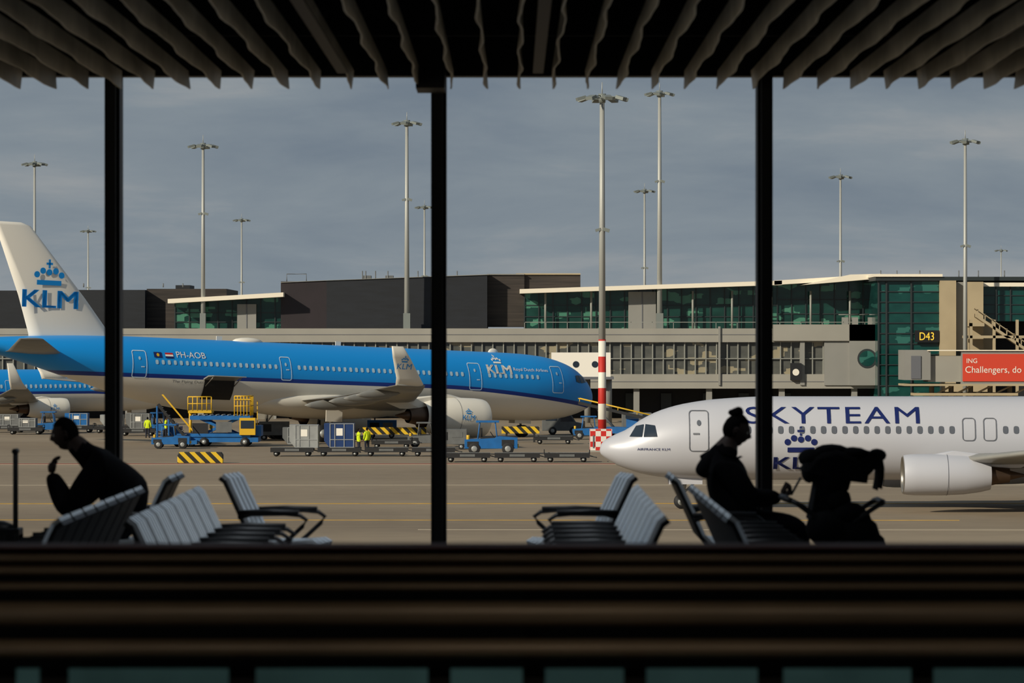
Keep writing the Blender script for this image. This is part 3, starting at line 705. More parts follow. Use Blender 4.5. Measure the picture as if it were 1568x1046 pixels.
e = empty('cargo_loader', (-22.9, 293.5, 0)); b = B()
b.box(-3.0, 3.6, -1.6, 1.6, .35, .75, M['gsebl']); b.box(-2.6, 3.0, -1.7, 1.7, .75, 1.0, M['gsebl'])
for x in (-2.5, -.5, 2.6):
    for y in (-1.5, 1.5): wheel(b, x, y, .36, .3)
for y in (-1.3, 1.3):
    b.rbox((.6, y, 1.5), (3.6, .12, .2), M['gsebl'], (0, .42, 0)); b.rbox((.6, y, 1.5), (3.6, .12, .2), M['gsebl'], (0, -.42, 0))
b.box(-1.6, 3.0, -1.6, 1.6, 2.05, 2.35, M['gsebl'])
for k in range(10): b.cyl((-1.4+k*.45, -1.4, 2.4), (-1.4+k*.45, 1.4, 2.4), .05, .05, M['alu'], 6)
b.box(-2.0, -.2, 1.6, 4.0, 2.5, 2.7, M['yel']); b.box(-2.0, -.2, 1.7, 3.9, 0.4, .6, M['gsebl'])
for x in (-1.9, -.3): b.cyl((x, 2.6, .6), (x, 2.6, 2.6), .12, .12, M['yel'], 8)
def rail(p, q, z, hh=1.05):
    b.tube([(p[0], p[1], z+hh), (q[0], q[1], z+hh)], .05, M['yel'], 6); b.tube([(p[0], p[1], z+hh*.5), (q[0], q[1], z+hh*.5)], .04, M['yel'], 6)
    n = 5
    for k in range(n+1):
        x = p[0]+(q[0]-p[0])*k/n; y = p[1]+(q[1]-p[1])*k/n; b.tube([(x, y, z), (x, y, z+hh)], .045, M['yel'], 6)
rail((-2.0, 1.6), (-.2, 1.6), 2.7); rail((1.8, -1.6), (3.0, -1.6), 2.35, 1.5); rail((3.0, -1.6), (3.0, 1.6), 2.35, 1.5)
b.box(2.2, 3.4, -1.9, -1.3, .9, 2.2, M['yel']); b.box(2.3, 3.3, -1.93, -1.9, 1.4, 2.0, M['glassd'])
b.box(3.0, 3.8, -1.2, 1.2, .8, 1.6, M['gsebl']); b.box(-3.2, -2.4, -1.5, 1.5, .7, 1.5, M['gsebl'])
b.box(.4, 1.6, -1.66, -1.6, 1.1, 1.9, M['grey']); b.box(-1.4, -.2, -1.66, -1.6, 1.0, 1.8, M['dark'])
b.rbox((3.5, -1.0, 2.2), (.06, .06, 2.6), M['yel']); b.rbox((2.4, -1.7, 3.6), (1.3, .06, .08), M['yel'])
for y in (-2.2, -1.5):
    b.rbox((-2.7, y, 1.7), (4.0, .06, .2), M['dark'], (0, math.radians(50), 0)); b.rbox((-2.5, y, 2.6), (3.6, .05, .06), M['yel'], (0, math.radians(50), 0))
for k in range(10): b.box(-3.9+k*.26, -3.6+k*.26, -2.2, -1.5, 2.95-k*.29, 3.0-k*.29, M['grey'])
for x in (-4.1, -3.2): b.box(x, x+.1, -2.2, -1.5, .2, 3.1 if x < -4 else 2.2, M['gsebl'])
b.box(-4.3, -1.0, -2.3, -1.4, .2, .5, M['gsebl'])
for x in (-3.9, -1.4): wheel(b, x, -1.9, .25, .2)
b.obj('loader_body', e)
for u in (448, 520, 592, 664): dolly(u, 268, False)
for u in (716, 792, 868): dolly(u, 255, u > 800)
uld(466, 268, M['alu']); uld(520, 268, mat('container_blue', rgb(30, 58, 108), .5, .2, .1, 2), w=2.1, h=1.7)
tug(752, 272, M['gsebl'], 0, 1.25); barrier(307, 253)
tug(262, 287, M['gsebl'], 0, .95)
beltloader(960, 318, math.radians(172)); tug(905, 314, M['gsebl']); van(862, 330, M['grey'], 3.6, 1.9)
van(985, 340, M['grey'], 3.8, 1.7); dolly(600, 288); tug(655, 290, M['grey']); uld(455, 300, M['grey'], .0, 2.2, 1.3); dolly(848, 300)
gpu(420, 312, M['grey']); gpu(585, 318, M['gsebl']); tug(500, 318, M['grey']); gpu(690, 285, M['grey'])
for (u, Y, l0, l1) in ((606, 302, -2.6, 2.4), (795, 305, -1.4, 1.6)):
    e = empty('striped_boom', (ex(u, Y), Y, 0)); b = B()
    b.box(l0, l1, -.2, .2, .7, 1.25, M['ybst'])
    for x in (l0+.4, l1-.4): b.box(x-.08, x+.08, -.15, .15, 0, .75, M['dark'])
    b.obj('boom', e)
dolly(12, 338)
dolly(40, 331); tug(78, 334, M['gsebl']); dolly(118, 338); uld(118, 338, M['gsebl'], .6, 2.0, 1.1); dolly(172, 336); uld(172, 336, M['alu'], .6, 2, 1.0); dolly(212, 326); uld(212, 326, M['grey'], .6, 2, 1.3)
tug(246, 330, M['gsebl']); uld(12, 338, M['grey'], .6, 2, 1.0); uld(40, 331, M['grey'], .6, 1.8, .8)

# ------------------------------------------------------------ people
def skin_mesh(J, edges, roots, sub=2):
    names = list(J); idx = {n: i for i, n in enumerate(names)}
    me = bpy.data.meshes.new('sk'); me.from_pydata([tuple(J[n][0]) for n in names], [(idx[a], idx[c]) for a, c in edges], [])
    ob = bpy.data.objects.new('sk', me); S.collection.objects.link(ob)
    ob.modifiers.new('Skin', 'SKIN')
    for i, n in enumerate(names):
        r = J[n][1]; r = r if isinstance(r, tuple) else (r, r)
        me.skin_vertices[0].data[i].radius = r; me.skin_vertices[0].data[i].use_root = n in roots
    ss = ob.modifiers.new('Sub', 'SUBSURF'); ss.levels = sub; ss.render_levels = sub
    dg = bpy.context.evaluated_depsgraph_get(); dg.update()
    m2 = bpy.data.meshes.new_from_object(ob.evaluated_get(dg))
    vs = [v.co.copy() for v in m2.vertices]; fs = [list(p.vertices) for p in m2.polygons]
    bpy.data.objects.remove(ob); bpy.data.meshes.remove(m2)
    return vs, fs
def add_hand(b, w, d, n, skinm, curl=.5, thumb=1, sub=1):
    d = Vector(d).normalized(); n = Vector(n); n = (n-d*n.dot(d)).normalized(); s_ = d.cross(n).normalized()*thumb; w = Vector(w)
    J = {}; E = []; R = []
    J['w'] = (w, (.03, .026)); J['p1'] = (w+d*.045, (.042, .022)); J['p2'] = (w+d*.085, (.046, .02)); E += [('w', 'p1'), ('p1', 'p2')]; R.append('w')
    for i, (off, L) in enumerate(((.030, .070), (.010, .080), (-.010, .074), (-.029, .058))):
        p = w+d*.08+s_*off; a = 0; dd = d.copy(); prev = None
        for k, fr in enumerate((0, .45, .3, .25)):
            if k: a += curl*(.5+.25*k); dd = (d*math.cos(a)+n*math.sin(a)).normalized(); p = p+dd*L*fr*1.0
            nm = 'f%d_%d' % (i, k); J[nm] = (p.copy(), .0105-.001*k)
            if prev: E.append((prev, nm))
            else: R.append(nm)
            prev = nm
    p = w+d*.025+s_*.022; prev = None
    for k, (l, q) in enumerate(((0, 0), (.04, .2), (.03, .5), (.024, .8))):
        dd = (d*.75+s_*(.7-q*.6)+n*q*curl).normalized(); p = p+dd*l; nm = 't%d' % k; J[nm] = (p.copy(), .014-.001*k)
        if prev: E.append((prev, nm))
        else: R.append(nm)
        prev = nm
    vs, fs = skin_mesh(J, E, R, sub); b.add(vs, fs, skinm, True)
def add_head(b, c, fwd, up, skinm, hairm, bun=False, n=36):
    fwd = Vector(fwd).normalized(); up = Vector(up); up = (up-fwd*up.dot(fwd)).normalized(); sd = up.cross(fwd); c = Vector(c)
    def base(dx, dy, dz):
        x, y, z = dx*.096, dy*.075, dz*.118
        if dz < 0: y *= 1+.30*dz; x *= 1+.10*dz
        if dx < 0 and dz < -.2: x *= 1+.35*(dz+.2)
        if dx > 0:
            f = dx
            x += f*(.026*math.exp(-((y/.012)**2+((z+.022)/.018)**2))+.012*math.exp(-((y/.010)**2+((z-.002)/.02)**2)))
            x += f*.006*math.exp(-((z-.035)/.012)**2)*math.exp(-(y/.05)**2)
            for sg in (-1, 1): x -= f*.009*math.exp(-(((y-sg*.03)/.015)**2+((z-.01)/.012)**2))
            x += f*.008*math.exp(-((y/.022)**2+((z+.058)/.009)**2)); x -= f*.004*math.exp(-((y/.03)**2+((z+.075)/.006)**2))
            x += f*.014*math.exp(-((y/.025)**2+((z+.1)/.016)**2))
        return x, y, z
    W = lambda x, y, z: c+fwd*x+sd*y+up*z
    def shell(fn, m):
        rings = []
        for i in range(n//2+1):
            t = max(min(-math.pi/2+math.pi*i/(n//2), 1.54), -1.54)
            rings.append([fn(math.cos(t)*math.cos(2*math.pi*k/n), math.cos(t)*math.sin(2*math.pi*k/n), math.sin(t)) for k in range(n)])
        b.loft(rings, m)
    shell(lambda a, q, e_: W(*base(a, q, e_)), skinm)
    def hair(a, q, e_):
        x, y, z = base(a, q, e_)
        inh = (e_ > .5) or (a < .15 and e_ > -.45) or (a < -.3 and e_ > -.75)
        k = (1.1 if a < .15 else 1.1-.075*min(1, (a-.15)/.4))+.015*math.sin(q*23+a*9)*math.cos(e_*17) if inh else .93
        return W(x*k, y*k, z*(max(k, 1.06) if inh else .9))
    shell(hair, hairm)
    for sg in (-1, 1):
        b.ball(W(.078, sg*.030, .008), .012, M['cream'], 8); b.ball(W(.088, sg*.030, .008), .005, M['black'], 6)
        pts = [W(-.005+.018*math.cos(t), sg*(.078+.006*math.sin(t)), -.005+.03*math.sin(t)) for t in [2*math.pi*k/10 for k in range(11)]]
        b.tube(pts, .006, skinm, 6); b.ball(W(-.005, sg*.074, -.005), .015, skinm, 8)
    if bun:
        b.ball(W(-.035, 0, .130), (.05, .055, .038), hairm, 14); b.ball(W(-.028, .01, .147), (.035, .045, .03), hairm, 12); b.ball(W(-.07, 0, .12), (.03, .03, .025), hairm, 10)
BODY_E = [('pel', 'ab'), ('ab', 'ch'), ('ch', 'nk'), ('nk', 'nt'), ('nt', 'hd'), ('ch', 'shL'), ('shL', 'elL'), ('elL', 'wrL'), ('ch', 'shR'), ('shR', 'elR'), ('elR', 'wrR'),
          ('pel', 'hpL'), ('hpL', 'knL'), ('knL', 'anL'), ('anL', 'toL'), ('pel', 'hpR'), ('hpR', 'knR'), ('knR', 'anR'), ('anR', 'toR')]
def person(name, loc, yaw, J, headc, headf, hands, topm, legm, shoem, split, hairm, bun=False, extra=None, headup=(0, 0, 1), g=1.2, skinm=None):
    skinm = skinm or M['skin']
    e = empty(name, loc, (0, 0, yaw)); b = B()
    E = list(BODY_E)
    JJ = {k: (Vector(v[0]), v[1]) for k, v in J.items()}
    JJ['hd'] = (Vector(headc)-Vector((.02, 0, .03)), .05)
    if extra:
        for nm, par, pos, r in extra: JJ[nm] = (Vector(pos), r); E.append((par, nm))
    JJ = {k: (p_, tuple(q*g for q in (r_ if isinstance(r_, tuple) else (r_, r_)))) for k, (p_, r_) in JJ.items()}
    vs, fs = skin_mesh(JJ, E, {'pel'})
    nk = JJ['nk'][0]; nt_ = JJ['nt'][0]
    def mf(c):
        if (c-nt_).length < .09 and (c-nk).length > .06 and c.z > nk.z+.03: return skinm
        return split(c, topm, legm, shoem)
    b.add(vs, fs, mf, True)
    b.obj('body', e)
    b = B(); add_head(b, headc, headf, headup, skinm, hairm, bun); b.obj('head', e)
    b = B()
    for (w, d, n, cu, th) in hands: add_hand(b, w, d, n, skinm, cu, th)
    b.obj('hands', e)
    return e
def both(d):
    o = {}
    for k, v in d.items():
        if k[0] == '*':
            (x, y, z), r = v; o[k[1:]+'L'] = ((x, y, z), r); o[k[1:]+'R'] = ((x, -y, z), r)
        else: o[k] = v
    return o
coat = mat('dark_coat', rgb(12, 12, 15), .95, 0, .2, 30, spec=.1); jeans = mat('dark_jeans', rgb(13, 14, 20), .95, 0, .2, 40, spec=.1); shoe = mat('black_shoe', rgb(14, 14, 14), .6)
def split_seated(c, t, l, s_):
    if c.z < .1: return s_
    if c.z < .50 or (c.z < .62 and c.x > .2): return l
    return t
JM = both({'pel': ((-.02, 0, .58), (.19, .17)), 'ab': ((-.05, 0, .78), (.21, .18)), 'ch': ((.06, 0, .955), (.21, .18)), 'nk': ((.26, 0, 1.07), (.11, .10)), 'nt': ((.355, 0, 1.13), .075),
           '*sh': ((.16, .18, .97), .115), '*hp': ((.06, .10, .54), .115), '*kn': ((.47, .15, .52), .085), '*an': ((.44, .15, .10), .055), '*to': ((.60, .16, .045), .05)})
JM['elL'] = ((.42, .20, .64), .075); JM['wrL'] = ((.545, .06, .93), .043); JM['elR'] = ((.42, -.22, .64), .075); JM['wrR'] = ((.555, -.07, .92), .043)
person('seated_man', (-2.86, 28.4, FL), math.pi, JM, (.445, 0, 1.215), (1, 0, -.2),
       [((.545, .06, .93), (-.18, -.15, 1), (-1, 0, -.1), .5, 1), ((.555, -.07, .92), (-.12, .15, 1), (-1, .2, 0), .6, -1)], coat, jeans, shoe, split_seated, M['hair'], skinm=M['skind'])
JW = both({'pel': ((0, 0, .57), (.19, .17)), 'ab': ((-.04, 0, .76), (.18, .16)), 'ch': ((-.11, 0, .93), (.175, .155)), 'nk': ((-.12, 0, 1.07), (.095, .085)), 'nt': ((-.07, 0, 1.14), .065),
           '*sh': ((-.10, .16, .99), .1), '*el': ((.08, .23, .74), .07), '*wr': ((.31, .08, .75), .038), '*hp': ((.05, .10, .54), .11),
           '*kn': ((.46, .11, .54), .082), '*an': ((.44, .11, .10), .05), '*to': ((.58, .12, .045), .045)})
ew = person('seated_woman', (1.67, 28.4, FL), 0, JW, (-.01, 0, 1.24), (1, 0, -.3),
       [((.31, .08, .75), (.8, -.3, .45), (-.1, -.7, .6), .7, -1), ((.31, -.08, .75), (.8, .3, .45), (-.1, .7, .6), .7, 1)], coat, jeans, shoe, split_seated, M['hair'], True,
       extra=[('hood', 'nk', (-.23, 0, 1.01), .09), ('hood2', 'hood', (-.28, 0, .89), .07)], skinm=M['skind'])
b = B(); b.rbox((.43, 0, .83), (.012, .075, .15), M['black'], (0, .5, 0)); b.obj('phone', ew, .004)
def split_stand(c, t, l, s_):
    if c.z < .1: return s_
    return l if c.z < .82 else t
JS = both({'pel': ((0, 0, .95), (.15, .12)), 'ab': ((0, 0, 1.12), (.14, .11)), 'ch': ((0, 0, 1.32), (.165, .12)), 'nk': ((0, 0, 1.48), .06), 'nt': ((.01, 0, 1.54), .052),
           '*sh': ((0, .19, 1.40), .07), '*el': ((-.02, .26, 1.12), .05), '*wr': ((.08, .27, .88), .032), '*hp': ((0, .1, .9), .1),
           '*kn': ((.03, .12, .5), .07), '*an': ((0, .13, .1), .048), '*to': ((.15, .14, .045), .045)})
for u, Y, yw in ((549, 276, .3), (562, 279, 2.2), (226, 318, 1.5), (254, 318, 0)):
    person('ramp_worker', (ex(u, Y), Y, 0), yw, JS, (.02, 0, 1.63), (1, 0, 0), [((.08, .27, .88), (.2, 0, -1), (0, -1, 0), .4, 1), ((.08, -.27, .88), (.2, 0, -1), (0, 1, 0), .4, -1)],
           M['hiviz'], M['trouser'], shoe, split_stand, M['hair'], g=1.15)

# ------------------------------------------------------------ lounge seating
M['shell'] = mat('seat_shell_black', rgb(20, 21, 24), .5)
M['rib'] = mat('seat_slats_light', rgb(242, 248, 252), .24, .55)
M['chrome'] = mat('seat_frame_metal', rgb(70, 72, 76), .3, .8)
def seating(x, y0, n, face, yaw=0):
    e = empty('beam_seating', (x, y0, FL), (0, 0, yaw)); b = B(); f = face
    L = (n-1)*.6
    for i in range(n):
        yc = i*.6; w = .25
        prof = [(-.245, .915), (-.21, .89), (-.11, .68), (-.03, .50), (.03, .435), (.12, .42), (.30, .425), (.43, .435), (.47, .41)]
        rings = []
        for (px, pz) in prof: rings.append([(f*px, yc-w, pz), (f*px, yc+w, pz), (f*(px-.018), yc+w, pz-.022), (f*(px-.018), yc-w, pz-.022)])
        b.loft(rings, M['shell'], True, False)
        for k in range(4):
            yk = yc-w+.03+k*.125; rr = []
            for j, (px, pz) in enumerate(prof):
                a = prof[max(j-1, 0)]; c = prof[min(j+1, len(prof)-1)]; tx, tz = c[0]-a[0], c[1]-a[1]; l = math.hypot(tx, tz); nx, nz = -tz/l, tx/l
                if nx+nz < 0: nx, nz = -nx, -nz
                rr.append([(f*px, yk, pz), (f*(px+nx*.024), yk+.008, pz+nz*.024), (f*(px+nx*.024), yk+.082, pz+nz*.024), (f*px, yk+.09, pz)])
            b.loft(rr, M['rib'], True, False)
    for i in range(n+1):
        yc = -.3+i*.6
        if i in (0, n) or n > 3:
            pts = [(f*-.10, yc, .62), (f*.0, yc, .645), (f*.25, yc, .65), (f*.36, yc, .64), (f*.41, yc, .605), (f*.38, yc, .56), (f*.27, yc, .46), (f*.17, yc, .38)]
            b.tube(pts, .016, M['shell'], 8)
            b.tube([(f*-.1, yc, .655), (f*.1, yc, .665), (f*.35, yc, .66)], .019, M['shell'], 8)
    b.box(f*.12-.04, f*.12+.04, -.35, L+.35, .34, .40, M['chrome'])
    for yc in ((0, L) if n > 1 else (0,)):
        b.tube([(f*.12, yc, .38), (f*.12, yc, .06)], .035, M['chrome'], 10)
        b.tube([(f*-.12, yc, .02), (f*.12, yc, .07), (f*.40, yc, .02)], .025, M['chrome'], 8)
    b.obj('bench', e)
NY, NN = 21.3, 8
seating(-1.87, NY, NN, 1); seating(-2.72, NY, NN, -1)
seating(.62, NY+.3, NN, -1); seating(1.45, NY+.3, NN, 1)
seating(-1.84, 28.2, 1, 1, math.radians(-10)); seating(-2.70, 27.8, 2, -1)
seating(.62, 28.2, 1, -1, math.radians(10)); seating(1.40, 27.8, 2, 1)

# ------------------------------------------------------------ suitcase and stroller
cs = mat('luggage_black', rgb(14, 14, 16), .5)
e = empty('suitcase', (-3.76, 28.0, FL)); b = B()
b.box(-.2, .18, -.13, .13, .06, .54, cs)
for k in range(5): b.box(-.17+k*.08, -.14+k*.08, -.14, .14, .1, .50, cs)
b.ball((-.02, 0, .54), (.16, .11, .06), cs, 12)
for y in (-.05, .05): b.tube([(.14, y, .51), (.14, y, 1.10)], .014, cs, 8)
b.tube([(.14, -.07, 1.10), (.14, .07, 1.10)], .022, cs, 8)
for x in (-.15, .13):
    for y in (-.1, .1): b.cyl((x, y-.012, .03), (x, y+.012, .03), .03, .03, M['dark'], 12)
b.obj('suitcase_body', e, .02)
fab = mat('stroller_fabric', rgb(14, 14, 17), .95, 0, .2, 25, spec=.2)
e = empty('stroller', (2.36, 27.75, FL)); b = B()
rings = []
for i in range(10):
    t = math.radians(-8+i*19)
    k = 1+.05*(i % 2)
    rings.append([(-.04+.24*k*math.cos(t)*q, y*.235, .91+.205*k*math.sin(t)*q) for y, q in ((-1, .82), (-.93, .92), (-.6, .99), (0, 1), (.6, .99), (.93, .92), (1, .82))])
b.loft(rings, fab, False, True, False)
for j in (0, 6):
    vs = [(-.04, -.235 if j == 0 else .235, .91)]+[r[j] for r in rings]; b.add(vs, [(0, k, k+1) for k in range(1, len(vs)-1)], fab)
vis = []
for i in range(7):
    t = i/6; x = .10+.25*math.sin(.5+t*1.3)-.05*t; z = 1.11-.27*t*t
    vis.append([(x, y, z) for y in (-.22, -.1, .1, .22)])
b.loft(vis, fab, False, True, False); b.loft([[(p_[0]-.03, p_[1], p_[2]-.01) for p_ in r] for r in vis], fab, False, True, False)
for y in (-.22, .22):
    vs = [(.02, y, .95)]+[(r[0][0], y, r[0][2]) for r in vis[:5]]; b.add(vs, [(0, k, k+1) for k in range(1, len(vs)-1)], fab)
for c_, r_ in (((-.20, -.05, 1.06), (.10, .16, .07)), ((-.05, .02, 1.11), (.13, .18, .05)), ((.10, -.02, 1.09), (.12, .17, .05)), ((-.22, -.1, .97), (.06, .14, .09)), ((.16, -.05, 1.01), (.1, .15, .09)), ((-.06, -.14, .90), (.14, .1, .13)), ((.27, -.08, 1.08), (.07, .12, .05))):
    b.ball(c_, r_, fab, 12)
b.loft([[(-.17, y, .90), (-.22, y, .62), (-.10, y, .50), (.18, y, .48), (.24, y, .56), (.20, y, .68), (.08, y, .60), (-.06, y, .66), (-.08, y, .90)] for y in (-.21, .21)], fab, True, False)
b.loft([[(.17, y, .53), (.30, y, .28), (.36, y, .28), (.25, y, .58)] for y in (-.2, .2)], fab, True, False)
b.loft([[(-.26, y, .42), (.24, y, .40), (.20, y, .20), (-.24, y, .20)] for y in (-.2, .2)], fab, True, False)
for c_, r_ in (((.06, -.20, .66), (.13, .09, .09)), ((-.10, -.22, .56), (.16, .1, .13)), ((.10, -.2, .52), (.18, .1, .15)), ((.18, -.2, .42), (.15, .1, .14)), ((-.02, -.15, .76), (.10, .1, .1))): b.ball(c_, r_, fab, 12)
for y in (-.26, .26):
    b.tube([(-.36, y, .76), (-.28, y, .72), (.0, y, .50), (.32, y, .12)], .018, cs, 8)
    b.tube([(.28, y, .74), (.10, y, .62), (-.10, y, .40), (-.32, y, .14)], .018, cs, 8)
    for x, r in ((.34, .10), (-.34, .14)):
        b.cyl((x, y-.02, r), (x, y+.02, r), r, r, M['dark'], 20); b.cyl((x, y-.025, r), (x, y+.025, r), r*.55, r*.55, M['grey'], 12)
b.tube([(-.36, -.26, .76), (-.40, -.2, .77), (-.40, .2, .77), (-.36, .26, .76)], .022, cs, 8)
b.tube([(.28, -.26, .74), (.30, -.2, .75), (.30, .2, .75), (.28, .26, .74)], .022, cs, 8)
b.tube([(-.34, -.26, .14), (-.34, .26, .14)], .012, M['chrome'], 6)
b.obj('stroller_body', e)

# ------------------------------------------------------------ lounge shell
XW = 13.0; YF = 31.8; CZ = 10.07; HZ = 10.19
M['wall'] = mat('lounge_wall', rgb(60, 58, 55), .8, 0, .05, 1); M['carpet'] = mat('lounge_floor', rgb(46, 42, 38), .5, 0, .15, 3)
M['ceilm'] = mat('ceiling_black', rgb(8, 8, 8), .9); M['mull'] = mat('mullion_black', rgb(9, 10, 11), .6)
m, nt, p = newmat('window_glass'); nt.nodes.remove(p)
tr = nt.nodes.new('ShaderNodeBsdfTransparent'); tr.inputs[0].default_value = (.97, .98, .97, 1); gl = nt.nodes.new('ShaderNodeBsdfGlossy'); gl.inputs['Roughness'].default_value = .02
mx = nt.nodes.new('ShaderNodeMixShader'); mx.inputs[0].default_value = .015
nt.links.new(tr.outputs[0], mx.inputs[1]); nt.links.new(gl.outputs[0], mx.inputs[2]); nt.links.new(mx.outputs[0], nt.nodes['Material Output'].inputs[0])
M['pane'] = m
b = B(); b.box(-XW, XW, -6, YF+.4, FL-.3, FL, M['carpet']); b.obj('floor')
b = B(); b.box(-XW, XW, -6.2, YF+.5, CZ+.47, CZ+.75, M['ceilm']); b.obj('ceiling')
for sg, nm in ((-1, 'left'), (1, 'right')):
    b = B(); x0, x1 = sorted((sg*XW, sg*(XW+.2)))
    b.box(x0, x1, -6, YF+.4, FL-.3, FL+.5, M['wall']); b.box(x0, x1, -6, YF+.4, CZ-.15, CZ+.75, M['wall'])
    for k in range(10): b.box(x0, x1, -6+k*4.2, -5.8+k*4.2, FL+.5, CZ-.15, M['mull'])
    xm = (x0+x1)/2
    b.add([(xm, -6, FL+.5), (xm, YF, FL+.5), (xm, YF, CZ-.15), (xm, -6, CZ-.15)], [(0, 1, 2, 3)], M['pane'])
    b.obj('wall_'+nm)
b = B(); b.box(-XW-.2, XW+.2, -6.2, -6, FL-.3, CZ+.75, M['wall']); b.obj('wall_back')
mulls = [-.605+2.692*k for k in range(-4, 6)]
for i in range(len(mulls)-1):
    e = empty('window_%d' % (i+1)); x0, x1 = mulls[i], mulls[i+1]
    b = B(); b.box(x0-.063, x0+.063, YF-.14, YF+.14, FL+.1, CZ+.47, M['mull']); b.box(x0-.035, x0+.035, YF-.22, YF-.14, FL+.1, CZ+.3, M['mull'])
    if i == len(mulls)-2: b.box(x1-.063, x1+.063, YF-.14, YF+.14, FL+.1, CZ+.47, M['mull'])
    b.box(x0+.063, x1-.063, YF-.1, YF+.1, HZ, CZ+.47, M['mull']); b.box(x0+.063, x1-.063, YF-.1, YF+.1, FL, FL+.12, M['mull'])
    b.obj('frame', e)
    b = B(); b.add([(x0+.063, YF, FL+.12), (x1-.063, YF, FL+.12), (x1-.063, YF, HZ), (x0+.063, YF, HZ)], [(0, 1, 2, 3)], M['pane']); b.obj('pane', e)
b = B(); b.box(-.605-.17, -.605+.06, YF-.9, YF-.24, CZ-.03, CZ+.47, M['mull']); b.obj('trim_1')
b = B(); b.box(-XW, mulls[0]-.07, YF-.1, YF+.3, FL, CZ+.47, M['wall']); b.obj('wall_front_left')
b = B(); b.box(mulls[-1]+.07, XW, YF-.1, YF+.3, FL, CZ+.47, M['wall']); b.obj('wall_front_right')
M['baf'] = mat('ceiling_baffle_metal', rgb(196, 190, 174), .55, .2, .15, 3)
b = B(); sp_ = .272; k = -46
while k <= 46:
    x = k*sp_+.06
    ys = [YF-.3]+list(np.arange(YF-.6, 4, -.3))
    ph = random.random()*6; rings = []
    for yy in ys:
        wv = .016*math.sin(yy*2.1+ph)+.006*math.sin(yy*5+ph*2)
        rings.append([(x+wv-.006, yy, CZ), (x+wv+.006, yy, CZ), (x+.006, yy, CZ+.15), (x-.006, yy, CZ+.15)])
    b.loft(rings, M['baf'], True, False); k += 1
b.obj('ceiling_baffles')
b = B()
for yy in (8, 12, 16, 20, 24, 28): b.box(-XW, XW, yy, yy+.05, CZ+.16, CZ+.47, M['ceilm'])
b.obj('trim_2')

# ------------------------------------------------------------ slatted partition in front
M['slat'] = mat('partition_slat_brown', rgb(122, 106, 86), .4, .2, .3, 1.2)
M['slatd'] = mat('partition_black', rgb(8, 8, 8), .7)
M['slatr'] = mat('partition_edge_copper', rgb(110, 60, 44), .4, .3)
M['teal'] = mat('partition_sky_reflection', rgb(104, 152, 160), .25, noise=.3, scale=2)  # paints the broken sky reflection along the bottom as plain colour
e = empty('slatted_partition', (0, 12, 0)); b = B()
Yp = 12.0
def pz(v): return ez(v, Yp)
b.box(-6, 6, .12, .2, FL, pz(842), M['slatd'])
b.box(-6, 6, -.02, .2, pz(838.5), pz(836.5), M['slatr'])
for (v0, v1) in ((847, 862), (868, 881), (893, 905), (923, 960), (981, 1010), (1090, 1150), (1170, 1230), (1250, 1330)):
    z0, z1 = pz(v1), pz(v0); zc = (z0+z1)/2; h = (z1-z0)/2
    ring = lambda x: [(x, .06-.05*math.cos(t), zc+h*math.copysign(abs(math.sin(t))**.8, math.sin(t))) for t in [2*math.pi*q/16 for q in range(16)]]
    b.loft([ring(-6), ring(6)], M['slat'])
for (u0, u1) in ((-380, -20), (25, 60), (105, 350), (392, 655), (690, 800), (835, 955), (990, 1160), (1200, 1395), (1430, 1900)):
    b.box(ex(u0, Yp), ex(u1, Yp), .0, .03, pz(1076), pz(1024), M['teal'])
for x in (-6, -3, 0, 3, 6): b.box(x-.04, x+.04, .1, .24, FL, pz(845), M['slatd'])
b.obj('slats', e)

# ------------------------------------------------------------ light, sky, camera
w = bpy.data.worlds.new('sky'); S.world = w; w.use_nodes = True; nt = w.node_tree
bg = nt.nodes['Background']; tc = nt.nodes.new('ShaderNodeTexCoord'); sp = nt.nodes.new('ShaderNodeSeparateXYZ')
nt.links.new(tc.outputs['Generated'], sp.inputs[0])
mp = nt.nodes.new('ShaderNodeMapping'); mp.inputs['Scale'].default_value = (10, 10, 50); mp.inputs['Location'].default_value = (2.3, .7, .4)
n = nt.nodes.new('ShaderNodeTexNoise'); n.inputs['Scale'].default_value = 1; n.inputs['Detail'].default_value = 7; n.inputs['Roughness'].default_value = .58; n.inputs['Distortion'].default_value = .3
nt.links.new(tc.outputs['Generated'], mp.inputs[0]); nt.links.new(mp.outputs[0], n.inputs['Vector'])
h = mth(nt, 'ADD', mth(nt, 'MULTIPLY', sp.outputs[2], 7.5), mth(nt, 'MULTIPLY', mth(nt, 'SUBTRACT', n.outputs[0], .40), 2.2), True)
cr = nt.nodes.new('ShaderNodeValToRGB'); cr.color_ramp.elements[0].color = rgb(155, 158, 161); cr.color_ramp.elements[1].color = rgb(116, 128, 141)
e2 = cr.color_ramp.elements.new(.45); e2.color = rgb(132, 142, 151)
nt.links.new(h, cr.inputs[0]); nt.links.new(cr.outputs[0], bg.inputs[0]); bg.inputs[1].default_value = 1.0
sun = bpy.data.lights.new('sun', 'SUN'); sun.energy = 4.2; sun.angle = math.radians(1.2); sun.color = (1, .90, .74)
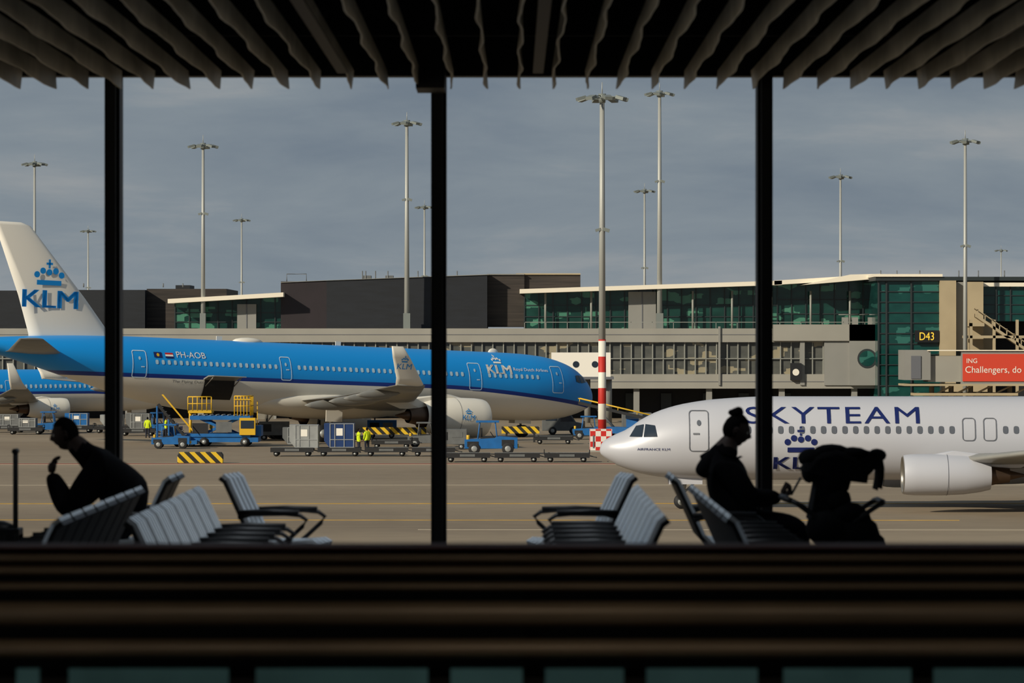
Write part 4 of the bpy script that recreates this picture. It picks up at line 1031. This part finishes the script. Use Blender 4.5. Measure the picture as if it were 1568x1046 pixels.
so = bpy.data.objects.new('sun', sun); S.collection.objects.link(so)
so.rotation_euler = Vector((.66, .62, -.42)).to_track_quat('-Z', 'Y').to_euler()
dif = mat('fill_diffuser', (1, .8, .55, 1), .5, emit=1.0)
for i, (x, y) in enumerate(((-2.5, 8.2), (0, 8.2), (2.5, 8.2), (0, 3))):  # invented fill lamps, out of view, added to brighten the partition slats
    e = empty('partition_fill', (x, y, CZ+.02)); b = B()
    ring = lambda r, z: [(r*math.cos(2*math.pi*q/24), r*math.sin(2*math.pi*q/24), z) for q in range(24)]
    b.loft([ring(.16, .44), ring(.16, 0), ring(.14, 0), ring(.14, .44)], M['black'], False); b.loft([ring(.14, .43), ring(.001, .43)], dif, False); b.obj('fill_can', e)
    l = bpy.data.lights.new('partition_fill_spot', 'SPOT'); l.energy = 62; l.color = (1, .86, .68); l.spot_size = math.radians(130); l.spot_blend = .5; l.shadow_soft_size = .05
    lo = bpy.data.objects.new('partition_fill_spot', l); S.collection.objects.link(lo); lo.parent = e; lo.location = (0, 0, -.02)
# added fill strips under the blades, put in to brighten the seating
for x in (-1.3, .2):
    e = empty('seating_fill', (x, 25, CZ)); b = B()
    b.box(-.04, .04, -4.5, 4.5, -.012, .01, M['black']); b.obj('fill_strip', e)
    l = bpy.data.lights.new('seating_fill_area', 'AREA'); l.shape = 'RECTANGLE'; l.size = .06; l.size_y = 8.8; l.energy = 34; l.color = (.86, .93, 1); l.spread = math.radians(100)
    lo = bpy.data.objects.new('seating_fill_area', l); S.collection.objects.link(lo); lo.parent = e; lo.location = (0, 0, -.016)
cam = bpy.data.cameras.new('camera'); cam.lens = 135; cam.sensor_width = 36; cam.clip_end = 6000; cam.clip_start = .05
cam.dof.use_dof = True; cam.dof.focus_distance = 270; cam.dof.aperture_fstop = 6.0
co = bpy.data.objects.new('camera', cam); S.collection.objects.link(co); co.location = (0, 0, CH); co.rotation_euler = (math.pi/2, 0, 0)
S.camera = co
S.view_settings.view_transform = 'Standard'
